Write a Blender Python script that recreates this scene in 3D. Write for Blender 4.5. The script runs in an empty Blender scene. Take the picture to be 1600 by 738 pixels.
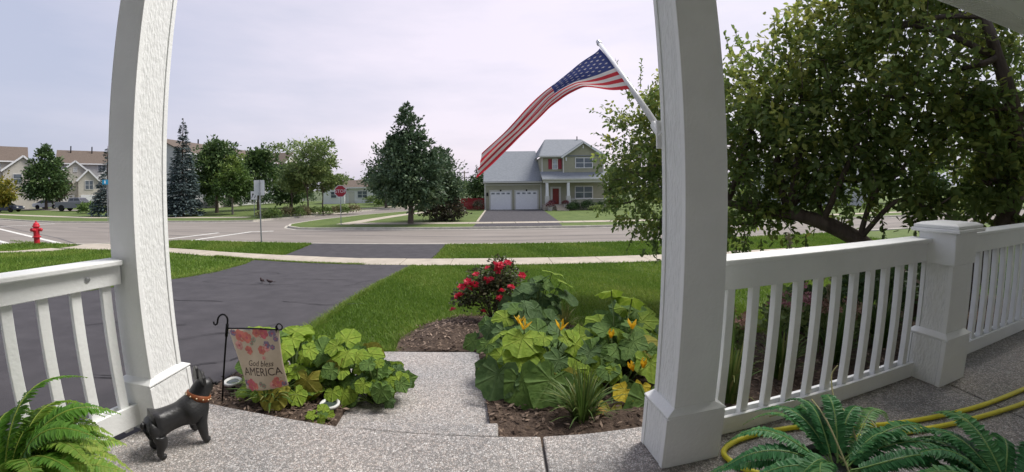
import bpy, bmesh, math, random
import numpy as np
from mathutils import Vector, Matrix
sc = bpy.context.scene
COL = sc.collection
PI = math.pi
R_ = math.radians

# ---------------------------------------------------------------- camera (wide porch camera: fisheye lens on the house wall)
cd = bpy.data.cameras.new('camera'); cam = bpy.data.objects.new('camera', cd); COL.objects.link(cam); sc.camera = cam
def cam_dir(v):
    x, y, z = v
    yaw, pitch, roll = -0.00908424, -0.01491585, -0.01121984
    c, s = math.cos(roll), math.sin(roll); x, z = c*x - s*z, s*x + c*z
    c, s = math.cos(pitch), math.sin(pitch); y, z = c*y - s*z, s*y + c*z
    c, s = math.cos(yaw), math.sin(yaw); x, y = c*x + s*y, -s*x + c*y
    return Vector((x, y, z))
cx_, cy_, cz_ = cam_dir((1, 0, 0)), cam_dir((0, 0, 1)), -cam_dir((0, 1, 0))
cam.matrix_world = Matrix(((cx_.x, cy_.x, cz_.x, 0), (cx_.y, cy_.y, cz_.y, 0), (cx_.z, cy_.z, cz_.z, 1.2), (0, 0, 0, 1)))
cd.type = 'PANO'; cd.panorama_type = 'FISHEYE_LENS_POLYNOMIAL'
cd.sensor_fit = 'HORIZONTAL'; cd.sensor_width = 16.0; cd.fisheye_fov = R_(200)
F_ = 5.91455
cd.fisheye_polynomial_k0 = 0
cd.fisheye_polynomial_k1 = -1.00623552/F_
cd.fisheye_polynomial_k2 = 0.02305356/F_**2
cd.fisheye_polynomial_k3 = 0.11814026/F_**3
cd.fisheye_polynomial_k4 = -0.02886729/F_**4
cd.shift_x, cd.shift_y = 0.02035, -0.0892
cd.clip_start, cd.clip_end = 0.02, 3000

# ---------------------------------------------------------------- sky and sun (hazy overcast day)
SUN_AZ, SUN_EL = R_(61), R_(54)
w = bpy.data.worlds.new('World'); sc.world = w; w.use_nodes = True
nt = w.node_tree; nt.nodes.clear()
def nd(t, kind, **kw):
    n = t.nodes.new(kind)
    for k, v in kw.items(): setattr(n, k, v)
    return n
sky = nd(nt, 'ShaderNodeTexSky', sky_type='NISHITA', sun_disc=False, sun_elevation=SUN_EL, sun_rotation=SUN_AZ)
sky.dust_density = 4.0; sky.air_density = 1.5
b1 = nd(nt, 'ShaderNodeBackground'); b1.inputs[1].default_value = 0.05
nt.links.new(sky.outputs[0], b1.inputs[0])
tc = nd(nt, 'ShaderNodeTexCoord')
mp = nd(nt, 'ShaderNodeMapping'); mp.inputs['Scale'].default_value = (1.2, 1.2, 5.0)
nt.links.new(tc.outputs['Generated'], mp.inputs['Vector'])
nz = nd(nt, 'ShaderNodeTexNoise'); nz.inputs['Scale'].default_value = 1.6; nz.inputs['Detail'].default_value = 6; nz.inputs['Roughness'].default_value = .55
nt.links.new(mp.outputs[0], nz.inputs['Vector'])
dot = nd(nt, 'ShaderNodeVectorMath', operation='DOT_PRODUCT')
gl = Vector((math.sin(R_(9))*math.cos(R_(16)), math.cos(R_(9))*math.cos(R_(16)), math.sin(R_(16))))
dot.inputs[1].default_value = gl
nt.links.new(tc.outputs['Generated'], dot.inputs[0])
mr = nd(nt, 'ShaderNodeMapRange'); mr.inputs['From Min'].default_value = 0.35; mr.inputs['From Max'].default_value = 1.0
nt.links.new(dot.outputs['Value'], mr.inputs['Value'])
ad = nd(nt, 'ShaderNodeMath', operation='MULTIPLY_ADD'); ad.inputs[1].default_value = 1.1; ad.inputs[2].default_value = -0.58
nt.links.new(nz.outputs['Fac'], ad.inputs[0])
ad2 = nd(nt, 'ShaderNodeMath', operation='ADD'); nt.links.new(ad.outputs[0], ad2.inputs[0]); nt.links.new(mr.outputs[0], ad2.inputs[1])
cr = nd(nt, 'ShaderNodeValToRGB')
cr.color_ramp.elements[0].position = 0.0; cr.color_ramp.elements[0].color = (0.43, 0.455, 0.585, 1)
cr.color_ramp.elements[1].position = 1.0; cr.color_ramp.elements[1].color = (0.765, 0.695, 0.79, 1)
e = cr.color_ramp.elements.new(0.5); e.color = (0.565, 0.555, 0.665, 1)
nt.links.new(ad2.outputs[0], cr.inputs[0])
b2 = nd(nt, 'ShaderNodeBackground'); b2.inputs[1].default_value = 0.318
nt.links.new(cr.outputs[0], b2.inputs[0])
mx = nd(nt, 'ShaderNodeMixShader'); mx.inputs[0].default_value = 0.88
nt.links.new(b1.outputs[0], mx.inputs[1]); nt.links.new(b2.outputs[0], mx.inputs[2])
wo = nd(nt, 'ShaderNodeOutputWorld'); nt.links.new(mx.outputs[0], wo.inputs['Surface'])
sl = bpy.data.lights.new('sun', 'SUN'); sl.energy = 1.1; sl.angle = R_(24); sl.color = (1.0, 0.965, 0.91)
so = bpy.data.objects.new('sun', sl); COL.objects.link(so)
sd = Vector((math.sin(SUN_AZ)*math.cos(SUN_EL), math.cos(SUN_AZ)*math.cos(SUN_EL), math.sin(SUN_EL)))
so.rotation_euler = sd.to_track_quat('Z', 'Y').to_euler(); so.location = (0, 0, 30)
sc.view_settings.view_transform = 'Standard'; sc.view_settings.look = 'None'
sc.view_settings.exposure = 2.0; sc.view_settings.gamma = 1.0; sc.view_settings.use_curve_mapping = False
sc.cycles.max_bounces = 10; sc.cycles.diffuse_bounces = 7; sc.cycles.transparent_max_bounces = 4
sc.cycles.use_denoising = True

# ---------------------------------------------------------------- helpers: materials
MATS = {}
def lk(t, a, b): t.links.new(a, b)
def mat(name, col, rough=.75, var=.12, scale=6., bump=0., bscale=None, spec=.3, col2=None, metal=0., stretch=None, coord='Object', detail=4., lo=.3, hi=.7, voro=False):
    """procedural material: noise mixed colours, optional bump"""
    if name in MATS: return MATS[name]
    m = bpy.data.materials.new(name); m.use_nodes = True; t = m.node_tree
    p = t.nodes['Principled BSDF']
    p.inputs['Roughness'].default_value = rough; p.inputs['Metallic'].default_value = metal
    p.inputs['Specular IOR Level'].default_value = spec
    if coord == 'World':
        g = nd(t, 'ShaderNodeNewGeometry'); vec = g.outputs['Position']
    else:
        g = nd(t, 'ShaderNodeTexCoord'); vec = g.outputs['Object']
    if stretch:
        q = nd(t, 'ShaderNodeMapping'); q.inputs['Scale'].default_value = stretch; lk(t, vec, q.inputs['Vector']); vec = q.outputs[0]
    n = nd(t, 'ShaderNodeTexNoise'); n.inputs['Scale'].default_value = scale; n.inputs['Detail'].default_value = detail; n.inputs['Roughness'].default_value = .6
    lk(t, vec, n.inputs['Vector'])
    r = nd(t, 'ShaderNodeValToRGB'); r.color_ramp.elements[0].position = lo; r.color_ramp.elements[1].position = hi
    c2 = col2 or tuple(min(1, c*(1+var)) for c in col); c1 = col if col2 else tuple(c*(1-var) for c in col)
    r.color_ramp.elements[0].color = (*c1, 1); r.color_ramp.elements[1].color = (*c2, 1)
    lk(t, n.outputs['Fac'], r.inputs[0]); lk(t, r.outputs[0], p.inputs['Base Color'])
    if bump:
        if voro:
            n2 = nd(t, 'ShaderNodeTexVoronoi'); n2.inputs['Scale'].default_value = bscale or scale*4; o2 = n2.outputs['Distance']
        else:
            n2 = nd(t, 'ShaderNodeTexNoise'); n2.inputs['Scale'].default_value = bscale or scale*4; n2.inputs['Detail'].default_value = 3; o2 = n2.outputs['Fac']
        lk(t, vec, n2.inputs['Vector'])
        b = nd(t, 'ShaderNodeBump'); b.inputs['Strength'].default_value = 1.0; b.inputs['Distance'].default_value = bump
        lk(t, o2, b.inputs['Height']); lk(t, b.outputs[0], p.inputs['Normal'])
    MATS[name] = m
    return m
def leaf_mat(name, c0, c1, c2, trans=.3, rough=.5, spec=.3):
    """foliage: colour from the per-face 'tint' attribute, some light shining through"""
    if name in MATS: return MATS[name]
    m = bpy.data.materials.new(name); m.use_nodes = True; t = m.node_tree
    p = t.nodes['Principled BSDF']; p.inputs['Roughness'].default_value = rough; p.inputs['Specular IOR Level'].default_value = spec
    a = nd(t, 'ShaderNodeAttribute', attribute_name='tint')
    r = nd(t, 'ShaderNodeValToRGB')
    r.color_ramp.elements[0].position = 0; r.color_ramp.elements[0].color = (*c0, 1)
    r.color_ramp.elements[1].position = 1; r.color_ramp.elements[1].color = (*c2, 1)
    q = r.color_ramp.elements.new(.5); q.color = (*c1, 1)
    lk(t, a.outputs['Fac'], r.inputs[0]); lk(t, r.outputs[0], p.inputs['Base Color'])
    tr = nd(t, 'ShaderNodeBsdfTranslucent'); lk(t, r.outputs[0], tr.inputs['Color'])
    mxs = nd(t, 'ShaderNodeMixShader'); mxs.inputs[0].default_value = trans
    o = t.nodes['Material Output']
    lk(t, p.outputs[0], mxs.inputs[1]); lk(t, tr.outputs[0], mxs.inputs[2]); lk(t, mxs.outputs[0], o.inputs['Surface'])
    MATS[name] = m
    return m
def glass_mat(name, col, rough=.08):
    m = mat(name, col, rough=rough, var=.25, scale=1.5, spec=.6); return m

# ---------------------------------------------------------------- helpers: geometry
class MB:
    def __init__(s): s.v = []; s.f = []; s.m = []
    def add(s, vs, fs, mi=0):
        o = len(s.v); s.v += [tuple(p) for p in vs]; s.f += [tuple(i+o for i in f) for f in fs]; s.m += [mi]*len(fs); return s
    def box(s, c, d, rz=0., mi=0, top=1.0, M=None):
        hx, hy, hz = d[0]/2, d[1]/2, d[2]/2
        vs = [(x*(top if z > 0 else 1), y*(top if z > 0 else 1), z) for z in (-hz, hz) for x, y in ((-hx, -hy), (hx, -hy), (hx, hy), (-hx, hy))]
        if M is None: M = Matrix.Rotation(rz, 3, 'Z')
        vs = [tuple(M @ Vector(p) + Vector(c)) for p in vs]
        return s.add(vs, [(3, 2, 1, 0), (4, 5, 6, 7), (0, 1, 5, 4), (1, 2, 6, 5), (2, 3, 7, 6), (3, 0, 4, 7)], mi)
    def bar(s, a, b, wd, ht, mi=0, up=(0, 0, 1)):
        a, b = Vector(a), Vector(b); d = (b-a); L = d.length; d.normalize(); u = Vector(up); sd_ = d.cross(u)
        if sd_.length < 1e-4: sd_ = d.cross(Vector((1, 0, 0)))
        sd_.normalize(); u = sd_.cross(d)
        M = Matrix((d, sd_, u)).transposed()
        return s.box((a+b)/2, (L, wd, ht), M=M, mi=mi)
    def prism(s, pts, z0, z1, mi=0):
        n = len(pts)
        zz = (lambda z, p: z(p[0], p[1])) if callable(z1) else (lambda z, p: z)
        a = sum(pts[i][0]*pts[(i+1) % n][1]-pts[(i+1) % n][0]*pts[i][1] for i in range(n))
        if a < 0: pts = pts[::-1]
        vs = [(p[0], p[1], z0) for p in pts]+[(p[0], p[1], zz(z1, p)) for p in pts]
        return s.add(vs, [tuple(range(n))[::-1], tuple(range(n, 2*n))]+[(i, (i+1) % n, n+(i+1) % n, n+i) for i in range(n)], mi)
    def tube(s, pts, rad, n=8, mi=0, cap=True):
        pts = [Vector(p) for p in pts]; k = len(pts)
        if not hasattr(rad, '__len__'): rad = [rad]*k
        ref = None; vs = []
        for i, p in enumerate(pts):
            d = (pts[min(i+1, k-1)]-pts[max(i-1, 0)]).normalized()
            if ref is None: ref = d.orthogonal().normalized()
            ref = (ref-d*ref.dot(d)).normalized(); q = d.cross(ref)
            vs += [tuple(p+(ref*math.cos(2*PI*j/n)+q*math.sin(2*PI*j/n))*rad[i]) for j in range(n)]
        fs = [(i*n+j, i*n+(j+1) % n, (i+1)*n+(j+1) % n, (i+1)*n+j) for i in range(k-1) for j in range(n)]
        if cap: fs += [tuple(range(n))[::-1], tuple(range((k-1)*n, k*n))]
        return s.add(vs, fs, mi)
    def lathe(s, prof, c=(0, 0, 0), n=16, mi=0, axis=None):
        vs = [(r*math.cos(2*PI*j/n), r*math.sin(2*PI*j/n), z) for r, z in prof for j in range(n)]
        if axis is not None:
            M = Vector((0, 0, 1)).rotation_difference(Vector(axis)).to_matrix(); vs = [tuple(M @ Vector(p)) for p in vs]
        vs = [(x+c[0], y+c[1], z+c[2]) for x, y, z in vs]; k = len(prof)
        fs = [(i*n+j, i*n+(j+1) % n, (i+1)*n+(j+1) % n, (i+1)*n+j) for i in range(k-1) for j in range(n)]
        fs += [tuple(range(n))[::-1], tuple(range((k-1)*n, k*n))]
        return s.add(vs, fs, mi)
    def ball(s, c, r, n=10, m=6, mi=0, M=None):
        r = r if hasattr(r, '__len__') else (r, r, r)
        vs = [(0, 0, -1)]+[(math.cos(2*PI*j/n)*math.cos(a), math.sin(2*PI*j/n)*math.cos(a), math.sin(a)) for a in [(-.5+i/m)*PI for i in range(1, m)] for j in range(n)]+[(0, 0, 1)]
        vs = [Vector((x*r[0], y*r[1], z*r[2])) for x, y, z in vs]
        if M is not None: vs = [M @ p for p in vs]
        vs = [tuple(p+Vector(c)) for p in vs]
        fs = [(0, 1+(j+1) % n, 1+j) for j in range(n)]
        fs += [(1+i*n+j, 1+i*n+(j+1) % n, 1+(i+1)*n+(j+1) % n, 1+(i+1)*n+j) for i in range(m-2) for j in range(n)]
        t = len(vs)-1; o = 1+(m-2)*n
        fs += [(o+j, o+(j+1) % n, t) for j in range(n)]
        return s.add(vs, fs, mi)
    def mesh(s, name, mats, smooth=False):
        me = bpy.data.meshes.new(name); me.from_pydata(s.v, [], s.f)
        for m_ in (mats if isinstance(mats, (list, tuple)) else [mats]): me.materials.append(m_)
        me.polygons.foreach_set('material_index', s.m)
        if smooth: me.polygons.foreach_set('use_smooth', [True]*len(s.f))
        me.update(); return me
    def build(s, name, mats, parent=None, smooth=False, bevel=0., loc=None, rz=None, auto=False):
        return link(name, s.mesh(name, mats, smooth or auto), parent, bevel, loc, rz, auto)
def link(name, me, parent=None, bevel=0., loc=None, rz=None, auto=False):
    o = bpy.data.objects.new(name, me); COL.objects.link(o)
    if parent is not None: o.parent = parent
    if loc is not None: o.location = loc
    if rz is not None: o.rotation_euler = (0, 0, rz)
    if bevel:
        b = o.modifiers.new('bevel', 'BEVEL'); b.width = bevel; b.segments = 2; b.limit_method = 'ANGLE'; b.angle_limit = R_(40)
    return o
def tag(o, label=None, cat=None, group=None, kind=None):
    if label: o['label'] = label
    if cat: o['category'] = cat
    if group: o['group'] = group
    if kind: o['kind'] = kind
    return o
def thing(name, label, cat, loc=(0, 0, 0), rz=0., group=None):
    o = bpy.data.objects.new(name, None); COL.objects.link(o); o.location = loc; o.rotation_euler = (0, 0, rz); o.empty_display_size = .1
    return tag(o, label, cat, group)
def struct(o, label=None): o['kind'] = 'structure'; return o
def npmesh(name, V, F, mats, tint=None, smooth=False, mi=None):
    """V (n,3), F (m,k) with k = 3 or 4; tint one value per face"""
    V = np.asarray(V, dtype=np.float32); F = np.asarray(F, dtype=np.int32); k = F.shape[1]
    me = bpy.data.meshes.new(name); me.vertices.add(len(V)); me.vertices.foreach_set('co', V.ravel())
    me.loops.add(F.size); me.loops.foreach_set('vertex_index', F.ravel())
    me.polygons.add(len(F)); me.polygons.foreach_set('loop_start', np.arange(0, F.size, k, dtype=np.int32))
    try: me.polygons.foreach_set('loop_total', np.full(len(F), k, dtype=np.int32))
    except Exception: pass
    for m_ in (mats if isinstance(mats, (list, tuple)) else [mats]): me.materials.append(m_)
    if mi is not None: me.polygons.foreach_set('material_index', np.asarray(mi, dtype=np.int32))
    if tint is not None:
        at = me.attributes.new('tint', 'FLOAT', 'FACE'); at.data.foreach_set('value', np.clip(np.asarray(tint, dtype=np.float32), 0, 1))
    if smooth: me.polygons.foreach_set('use_smooth', np.ones(len(F), dtype=bool))
    me.update(calc_edges=True); me.validate(); return me
def norm(a): return a/np.maximum(np.linalg.norm(a, axis=-1, keepdims=True), 1e-9)
def leaves(P, D, N, L, Wd, tint, fold=.25, six=False):
    """leaf blades: P base points, D axis, N rough normal, L length, Wd width -> V, F(quads), tint"""
    D = norm(D); S = norm(np.cross(D, N)); U = np.cross(S, D)
    L = np.asarray(L)[:, None]; Wd = np.asarray(Wd)[:, None]
    n = len(P)
    if six:
        b = P; t = P+D*L-U*L*.12
        l1 = P+D*L*.3+S*Wd*.5+U*Wd*fold; l2 = P+D*L*.68+S*Wd*.42+U*Wd*fold*.6
        r1 = P+D*L*.3-S*Wd*.5+U*Wd*fold; r2 = P+D*L*.68-S*Wd*.42+U*Wd*fold*.6
        V = np.stack([b, l1, l2, t, r2, r1], 1).reshape(-1, 3); i = np.arange(n)[:, None]*6
        F = np.concatenate([i+np.array([0, 3, 2, 1]), i+np.array([0, 5, 4, 3])], 1).reshape(-1, 4)
        return V, F, np.repeat(tint, 2)
    b = P; t = P+D*L; l = P+D*L*.45+S*Wd*.5+U*Wd*fold; r = P+D*L*.45-S*Wd*.5+U*Wd*fold
    V = np.stack([b, r, t, l], 1).reshape(-1, 3); i = np.arange(n)[:, None]*4
    return V, i+np.array([0, 1, 2, 3]), tint
def cat_(parts):
    Vs, Fs, Ts, o = [], [], [], 0
    for V, F, T in parts: Vs.append(V); Fs.append(F+o); Ts.append(T); o += len(V)
    return np.concatenate(Vs), np.concatenate(Fs), np.concatenate(Ts)

# ---------------------------------------------------------------- palette
WHITE = mat('white_paint', (.83, .84, .83), rough=.55, var=.05, scale=3, bump=.0015, bscale=60, coord='World')
WHITE_GRAIN = mat('white_paint_embossed', (.80, .81, .80), rough=.6, var=.05, scale=4, bump=.007, bscale=8, stretch=(11, 11, 3.4), coord='World')
CONC = mat('sidewalk_concrete', (.42, .37, .30), rough=.9, var=.14, scale=2.2, bump=.003, bscale=90, coord='World')
KERB = mat('kerb_concrete', (.46, .43, .37), rough=.9, var=.16, scale=3, bump=.003, bscale=60, coord='World')
ASPH = mat('driveway_asphalt', (.042, .039, .043), col2=(.066, .061, .066), rough=.88, scale=3.0, detail=14, lo=.30, hi=.70, bump=.004, bscale=160, coord='World', spec=.4)
ROAD = mat('road_surface', (.19, .168, .148), col2=(.265, .236, .208), rough=.9, scale=.6, detail=12, bump=.003, bscale=80, coord='World', stretch=(.35, 1.6, 1))
SEAL = mat('crack_sealer', (.09, .085, .085), rough=.7, var=.1, coord='World')
PAINT = mat('road_paint', (.62, .61, .56), rough=.8, var=.2, scale=8, coord='World')
SOIL = mat('lawn_soil', (.075, .115, .028), col2=(.125, .165, .045), rough=.95, scale=1.3, detail=8, bump=.02, bscale=30, coord='World')
MULCH = mat('mulch_ground', (.045, .030, .022), col2=(.12, .085, .062), rough=.95, scale=26, detail=6, bump=.02, bscale=60, coord='World')
BARK = mat('tree_bark', (.07, .052, .04), col2=(.15, .12, .095), rough=.95, scale=9, bump=.02, bscale=26, stretch=(1, 1, .25))
BLACK = mat('black_iron', (.012, .012, .013), rough=.45, var=.2, scale=20, metal=.6)
GALV = mat('galvanized_steel', (.38, .39, .40), rough=.45, var=.15, scale=12, metal=.7)
GRASSM = leaf_mat('grass_blades', (.085, .160, .020), (.150, .250, .032), (.29, .33, .075), trans=.35, rough=.6)
# ================================================================ SETTING: ground, road, walks
rs = np.random.default_rng(11)
random.seed(5)
GZ = -1.07; RZ = -1.19
def gz(x, y):
    if y <= 1.95: return -.16
    if y <= 10.8: return -.16-.91*(y-1.95)/8.85
    return GZ
def gza(y): return np.where(y <= 1.95, -.16, np.where(y <= 10.8, -.16-.91*(y-1.95)/8.85, GZ))
m = MB(); m.prism([(-900, -300), (900, -300), (900, 1500), (-900, 1500)], -1.6, -1.34)
struct(m.build('ground', mat('far_ground', (.06, .085, .03), col2=(.10, .13, .05), scale=.05, coord='World')))
m = MB(); m.prism([(-110, -30), (90, -30), (90, 75), (-110, 75)], -1.335, RZ)
struct(m.build('road', ROAD))
def inside(px, py, poly):
    c = np.zeros(len(px), bool); n = len(poly)
    for i in range(n):
        x0, y0 = poly[i]; x1, y1 = poly[(i+1) % n]
        if y0 == y1: continue
        k = ((y0 > py) != (y1 > py)) & (px < (x1-x0)*(py-y0)/(y1-y0)+x0); c ^= k
    return c
def sheet(name, poly, matl, dz=0., step=.5, amp=0., skirt=.35, zf=None, parent=None):
    """a ground patch that follows the slope: polygon filled on a grid by bisecting it in strips"""
    bm = bmesh.new(); vs = [bm.verts.new((x, y, 0)) for x, y in poly]; bm.faces.new(vs)
    xs = [p[0] for p in poly]; ys = [p[1] for p in poly]
    for ax, a, b in ((0, min(xs), max(xs)), (1, min(ys), max(ys))):
        k = a+step
        while k < b-1e-4:
            co = (k, 0, 0) if ax == 0 else (0, k, 0); no = (1, 0, 0) if ax == 0 else (0, 1, 0)
            bmesh.ops.bisect_plane(bm, geom=bm.verts[:]+bm.edges[:]+bm.faces[:], plane_co=co, plane_no=no)
            k += step
    edge = [e_ for e_ in bm.edges if e_.is_boundary]
    bv = {v for e_ in edge for v in e_.verts}
    for v in bm.verts:
        z = (zf or gz)(v.co.x, v.co.y)+dz
        if v not in bv and amp: z += random.uniform(-amp, amp)
        v.co.z = z
    if skirt:
        r_ = bmesh.ops.extrude_edge_only(bm, edges=edge)
        for v in r_['geom']:
            if isinstance(v, bmesh.types.BMVert): v.co.z -= skirt
    bmesh.ops.recalc_face_normals(bm, faces=bm.faces[:])
    me = bpy.data.meshes.new(name); bm.to_mesh(me); bm.free(); me.materials.append(matl)
    o = bpy.data.objects.new(name, me); COL.objects.link(o); o.parent = parent
    return o
near_kerb = [(60, 15.25), (-8, 15.3), (-11, 15.45), (-13.4, 15.35), (-15.3, 14.85), (-17, 13.9), (-18.5, 12.95), (-20, 12.75), (-21.4, 12.55), (-22.6, 11.9), (-23.3, 11.2), (-23.8, 10), (-24.2, 7), (-24.5, -25)]
near_lawn = near_kerb+[(60, -25)]
far_kerb = [(90, 22.2), (-8.5, 22.15), (-10.6, 21.9), (-12, 22.0), (-13.2, 22.9), (-13.9, 24.3), (-13.8, 26.5), (-13.5, 28.5), (-12, 33.3), (-9.1, 38.6), (-5, 47), (2, 62), (2, 75), (90, 75)]
left_kerb = [(-110, 34), (-75, 28.5), (-60, 26.2), (-49.5, 25), (-42, 23.9), (-37.3, 23.5), (-31.6, 24.4), (-26.3, 25.8), (-21.8, 26.4), (-19.2, 27.4), (-17.9, 30.5), (-16.6, 34.2), (-15.4, 39.5), (-13.6, 44.5), (-11.2, 50), (-6, 60), (-1.5, 75), (-110, 75)]
struct(sheet('lawn', near_lawn, SOIL, dz=-.03, step=3, skirt=.2))
m = MB(); m.prism(far_kerb, -1.33, GZ)
struct(m.build('lawn', SOIL))
m = MB(); m.prism(left_kerb, -1.33, GZ)
struct(m.build('lawn', SOIL))
def strip(name, pts, wd, z0, z1, matl, parent=None, side=1):
    """a kerb: a bar that follows a polyline, wd wide on one side of it"""
    P = [Vector((p[0], p[1])) for p in pts]; n = len(P); off = []
    for i in range(n):
        d = (P[min(i+1, n-1)]-P[max(i-1, 0)]).normalized(); off.append(P[i]+Vector((-d.y, d.x))*wd*side)
    m = MB()
    for i in range(n-1):
        q = [P[i], P[i+1], off[i+1], off[i]]
        vs = [(p.x, p.y, z0) for p in q]+[(p.x, p.y, z1) for p in q]
        m.add(vs, [(3, 2, 1, 0), (4, 5, 6, 7), (0, 1, 5, 4), (1, 2, 6, 5), (2, 3, 7, 6), (3, 0, 4, 7)])
    return m.build(name, matl, parent)
struct(strip('kerb', near_kerb, .16, -1.3, GZ+.012, KERB, side=-1))
struct(strip('kerb', far_kerb[:12], .16, -1.3, GZ+.012, KERB, side=1))
struct(strip('kerb', left_kerb[:16], .16, -1.3, GZ+.012, KERB, side=-1))
struct(strip('gutter', near_kerb, .42, -1.3, RZ+.008, KERB, side=-1))
struct(strip('gutter', far_kerb[:12], .42, -1.3, RZ+.008, KERB, side=1))
struct(strip('gutter', left_kerb[:16], .42, -1.3, RZ+.008, KERB, side=-1))
# road seams and crosswalk lines
def ribbon(mb, pts, wd, z, mi=0):
    P = [Vector((p[0], p[1])) for p in pts]; n = len(P); A = []; B = []
    for i in range(n):
        d = (P[min(i+1, n-1)]-P[max(i-1, 0)]).normalized(); q = Vector((-d.y, d.x))*wd/2; A.append(P[i]+q); B.append(P[i]-q)
    mb.add([(p.x, p.y, z) for p in A]+[(p.x, p.y, z) for p in B], [(n+i, n+i+1, i+1, i) for i in range(n-1)], mi)
lines = [[(-36, 18.1), (-19.3, 12.97)], [(-26.4, 13.2), (-23.6, 12.45)], [(-17.3, 14.5), (-16.1, 19.6)], [(-15.2, 15.3), (-14.4, 20.4), (-13.2, 20.9)],
         [(-38, 19.3), (-36, 22.6)]]
for l in lines:
    m = MB(); ribbon(m, l, .26, RZ+.006); struct(m.build('crosswalk_line', PAINT))
m = MB(); ribbon(m, [(-12.3, 23.3), (-9.4, 22.45)], .7, RZ+.012); struct(m.build('stop_line', PAINT))
m = MB()
ribbon(m, [(-30, 20.6), (-15, 19.6), (-8, 19.3), (-4, 18.9), (-1, 18.5), (5, 18.6), (16, 18.7), (60, 18.8)], .10, RZ+.004)
ribbon(m, [(-7.5, 21.6), (0, 21.4), (9, 21.5), (50, 21.5)], .08, RZ+.004)
ribbon(m, [(-3, 17.1), (3, 17.2), (12, 17.0), (50, 17.1)], .05, RZ+.004)
ribbon(m, [(-42, 20.9), (-32, 17.6), (-24, 15.2), (-20, 13.6)], .09, RZ+.004)
ribbon(m, [(-60, 23.4), (-40, 20.1), (-25, 18.4), (-15, 17.7)], .07, RZ+.004)
ribbon(m, [(-13, 22.7), (-12.6, 30), (-12.2, 37), (-9, 45)], .07, RZ+.004)
struct(m.build('road_crack_seams', SEAL))
# near sidewalk: separate slabs
def pl_at(pl, x):
    for (x0, y0), (x1, y1) in zip(pl[:-1], pl[1:]):
        if min(x0, x1) <= x <= max(x0, x1): return y0+(y1-y0)*(x-x0)/(x1-x0)
    return pl[0][1] if x > pl[0][0] else pl[-1][1]
sw_n = [(32, 10.95), (-4, 10.98), (-6, 11.08), (-7.9, 11.3), (-9.8, 11.66), (-12.1, 11.98), (-15, 11.95), (-17.3, 11.6)]
sw_f = [(32, 11.95), (-4.5, 12.05), (-7.4, 12.33), (-10.5, 12.68), (-13.2, 13.05), (-16, 13.1), (-18.4, 12.75)]
walk = struct(thing('sidewalk', None, None))
x = 30.78
while x > -17:
    x1 = x-1.53; g = .008; t = random.uniform(-.004, .004)
    m = MB(); m.prism([(x-g, pl_at(sw_n, x)), (x-g, pl_at(sw_f, x)), (x1+g, pl_at(sw_f, x1)), (x1+g, pl_at(sw_n, x1))], GZ-.08, GZ+.022+t)
    m.build('slab', CONC, walk, bevel=.006); x = x1
walk2 = struct(thing('sidewalk', None, None))
for k in range(9):
    y0, y1 = 11.5-1.5*k-.01, 11.5-1.5*(k+1)+.01
    m = MB(); xx = lambda y: -17.55-.06*(11-y)*.3
    m.prism([(xx(y0), y0), (xx(y1), y1), (xx(y1)-1.15, y1), (xx(y0)-1.15, y0)], -1.3, lambda x, y: gz(x, y)+.02); m.build('slab', CONC, walk2)
fw = struct(thing('sidewalk', None, None))
x = -9.3; k = 0
while x < 42:
    m = MB(); m.prism([(x+.01, 24.15), (x+1.5, 24.15), (x+1.5, 25.2), (x+.01, 25.2)], -1.3, GZ+.02); m.build('slab', CONC, fw); x += 1.52
strip_pts = [(-10.6, 24.2), (-10.2, 26), (-9.7, 29), (-8.7, 33), (-7, 38), (-4, 45)]
struct(strip('sidewalk', strip_pts, 1.1, -1.3, GZ+.016, CONC, side=-1))
struct(strip('sidewalk', [(-18.2, 33), (-16.8, 38.5), (-15.2, 43.5), (-12.6, 50), (-8, 60)], 1.2, -1.3, GZ+.015, CONC, side=1))
struct(strip('sidewalk', [(-90, 34), (-60, 29.6), (-48, 28.2), (-38, 27.2), (-27, 28.8), (-21.5, 29.6)], 1.2, -1.3, GZ+.015, CONC, side=1))
m = MB(); m.prism([(-17.2, 12.0), (-18.3, 12.5), (-18.6, 13.05), (-15.6, 13.9), (-15.2, 13.2)], -1.3, GZ+.014); struct(m.build('kerb_ramp', CONC))
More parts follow.
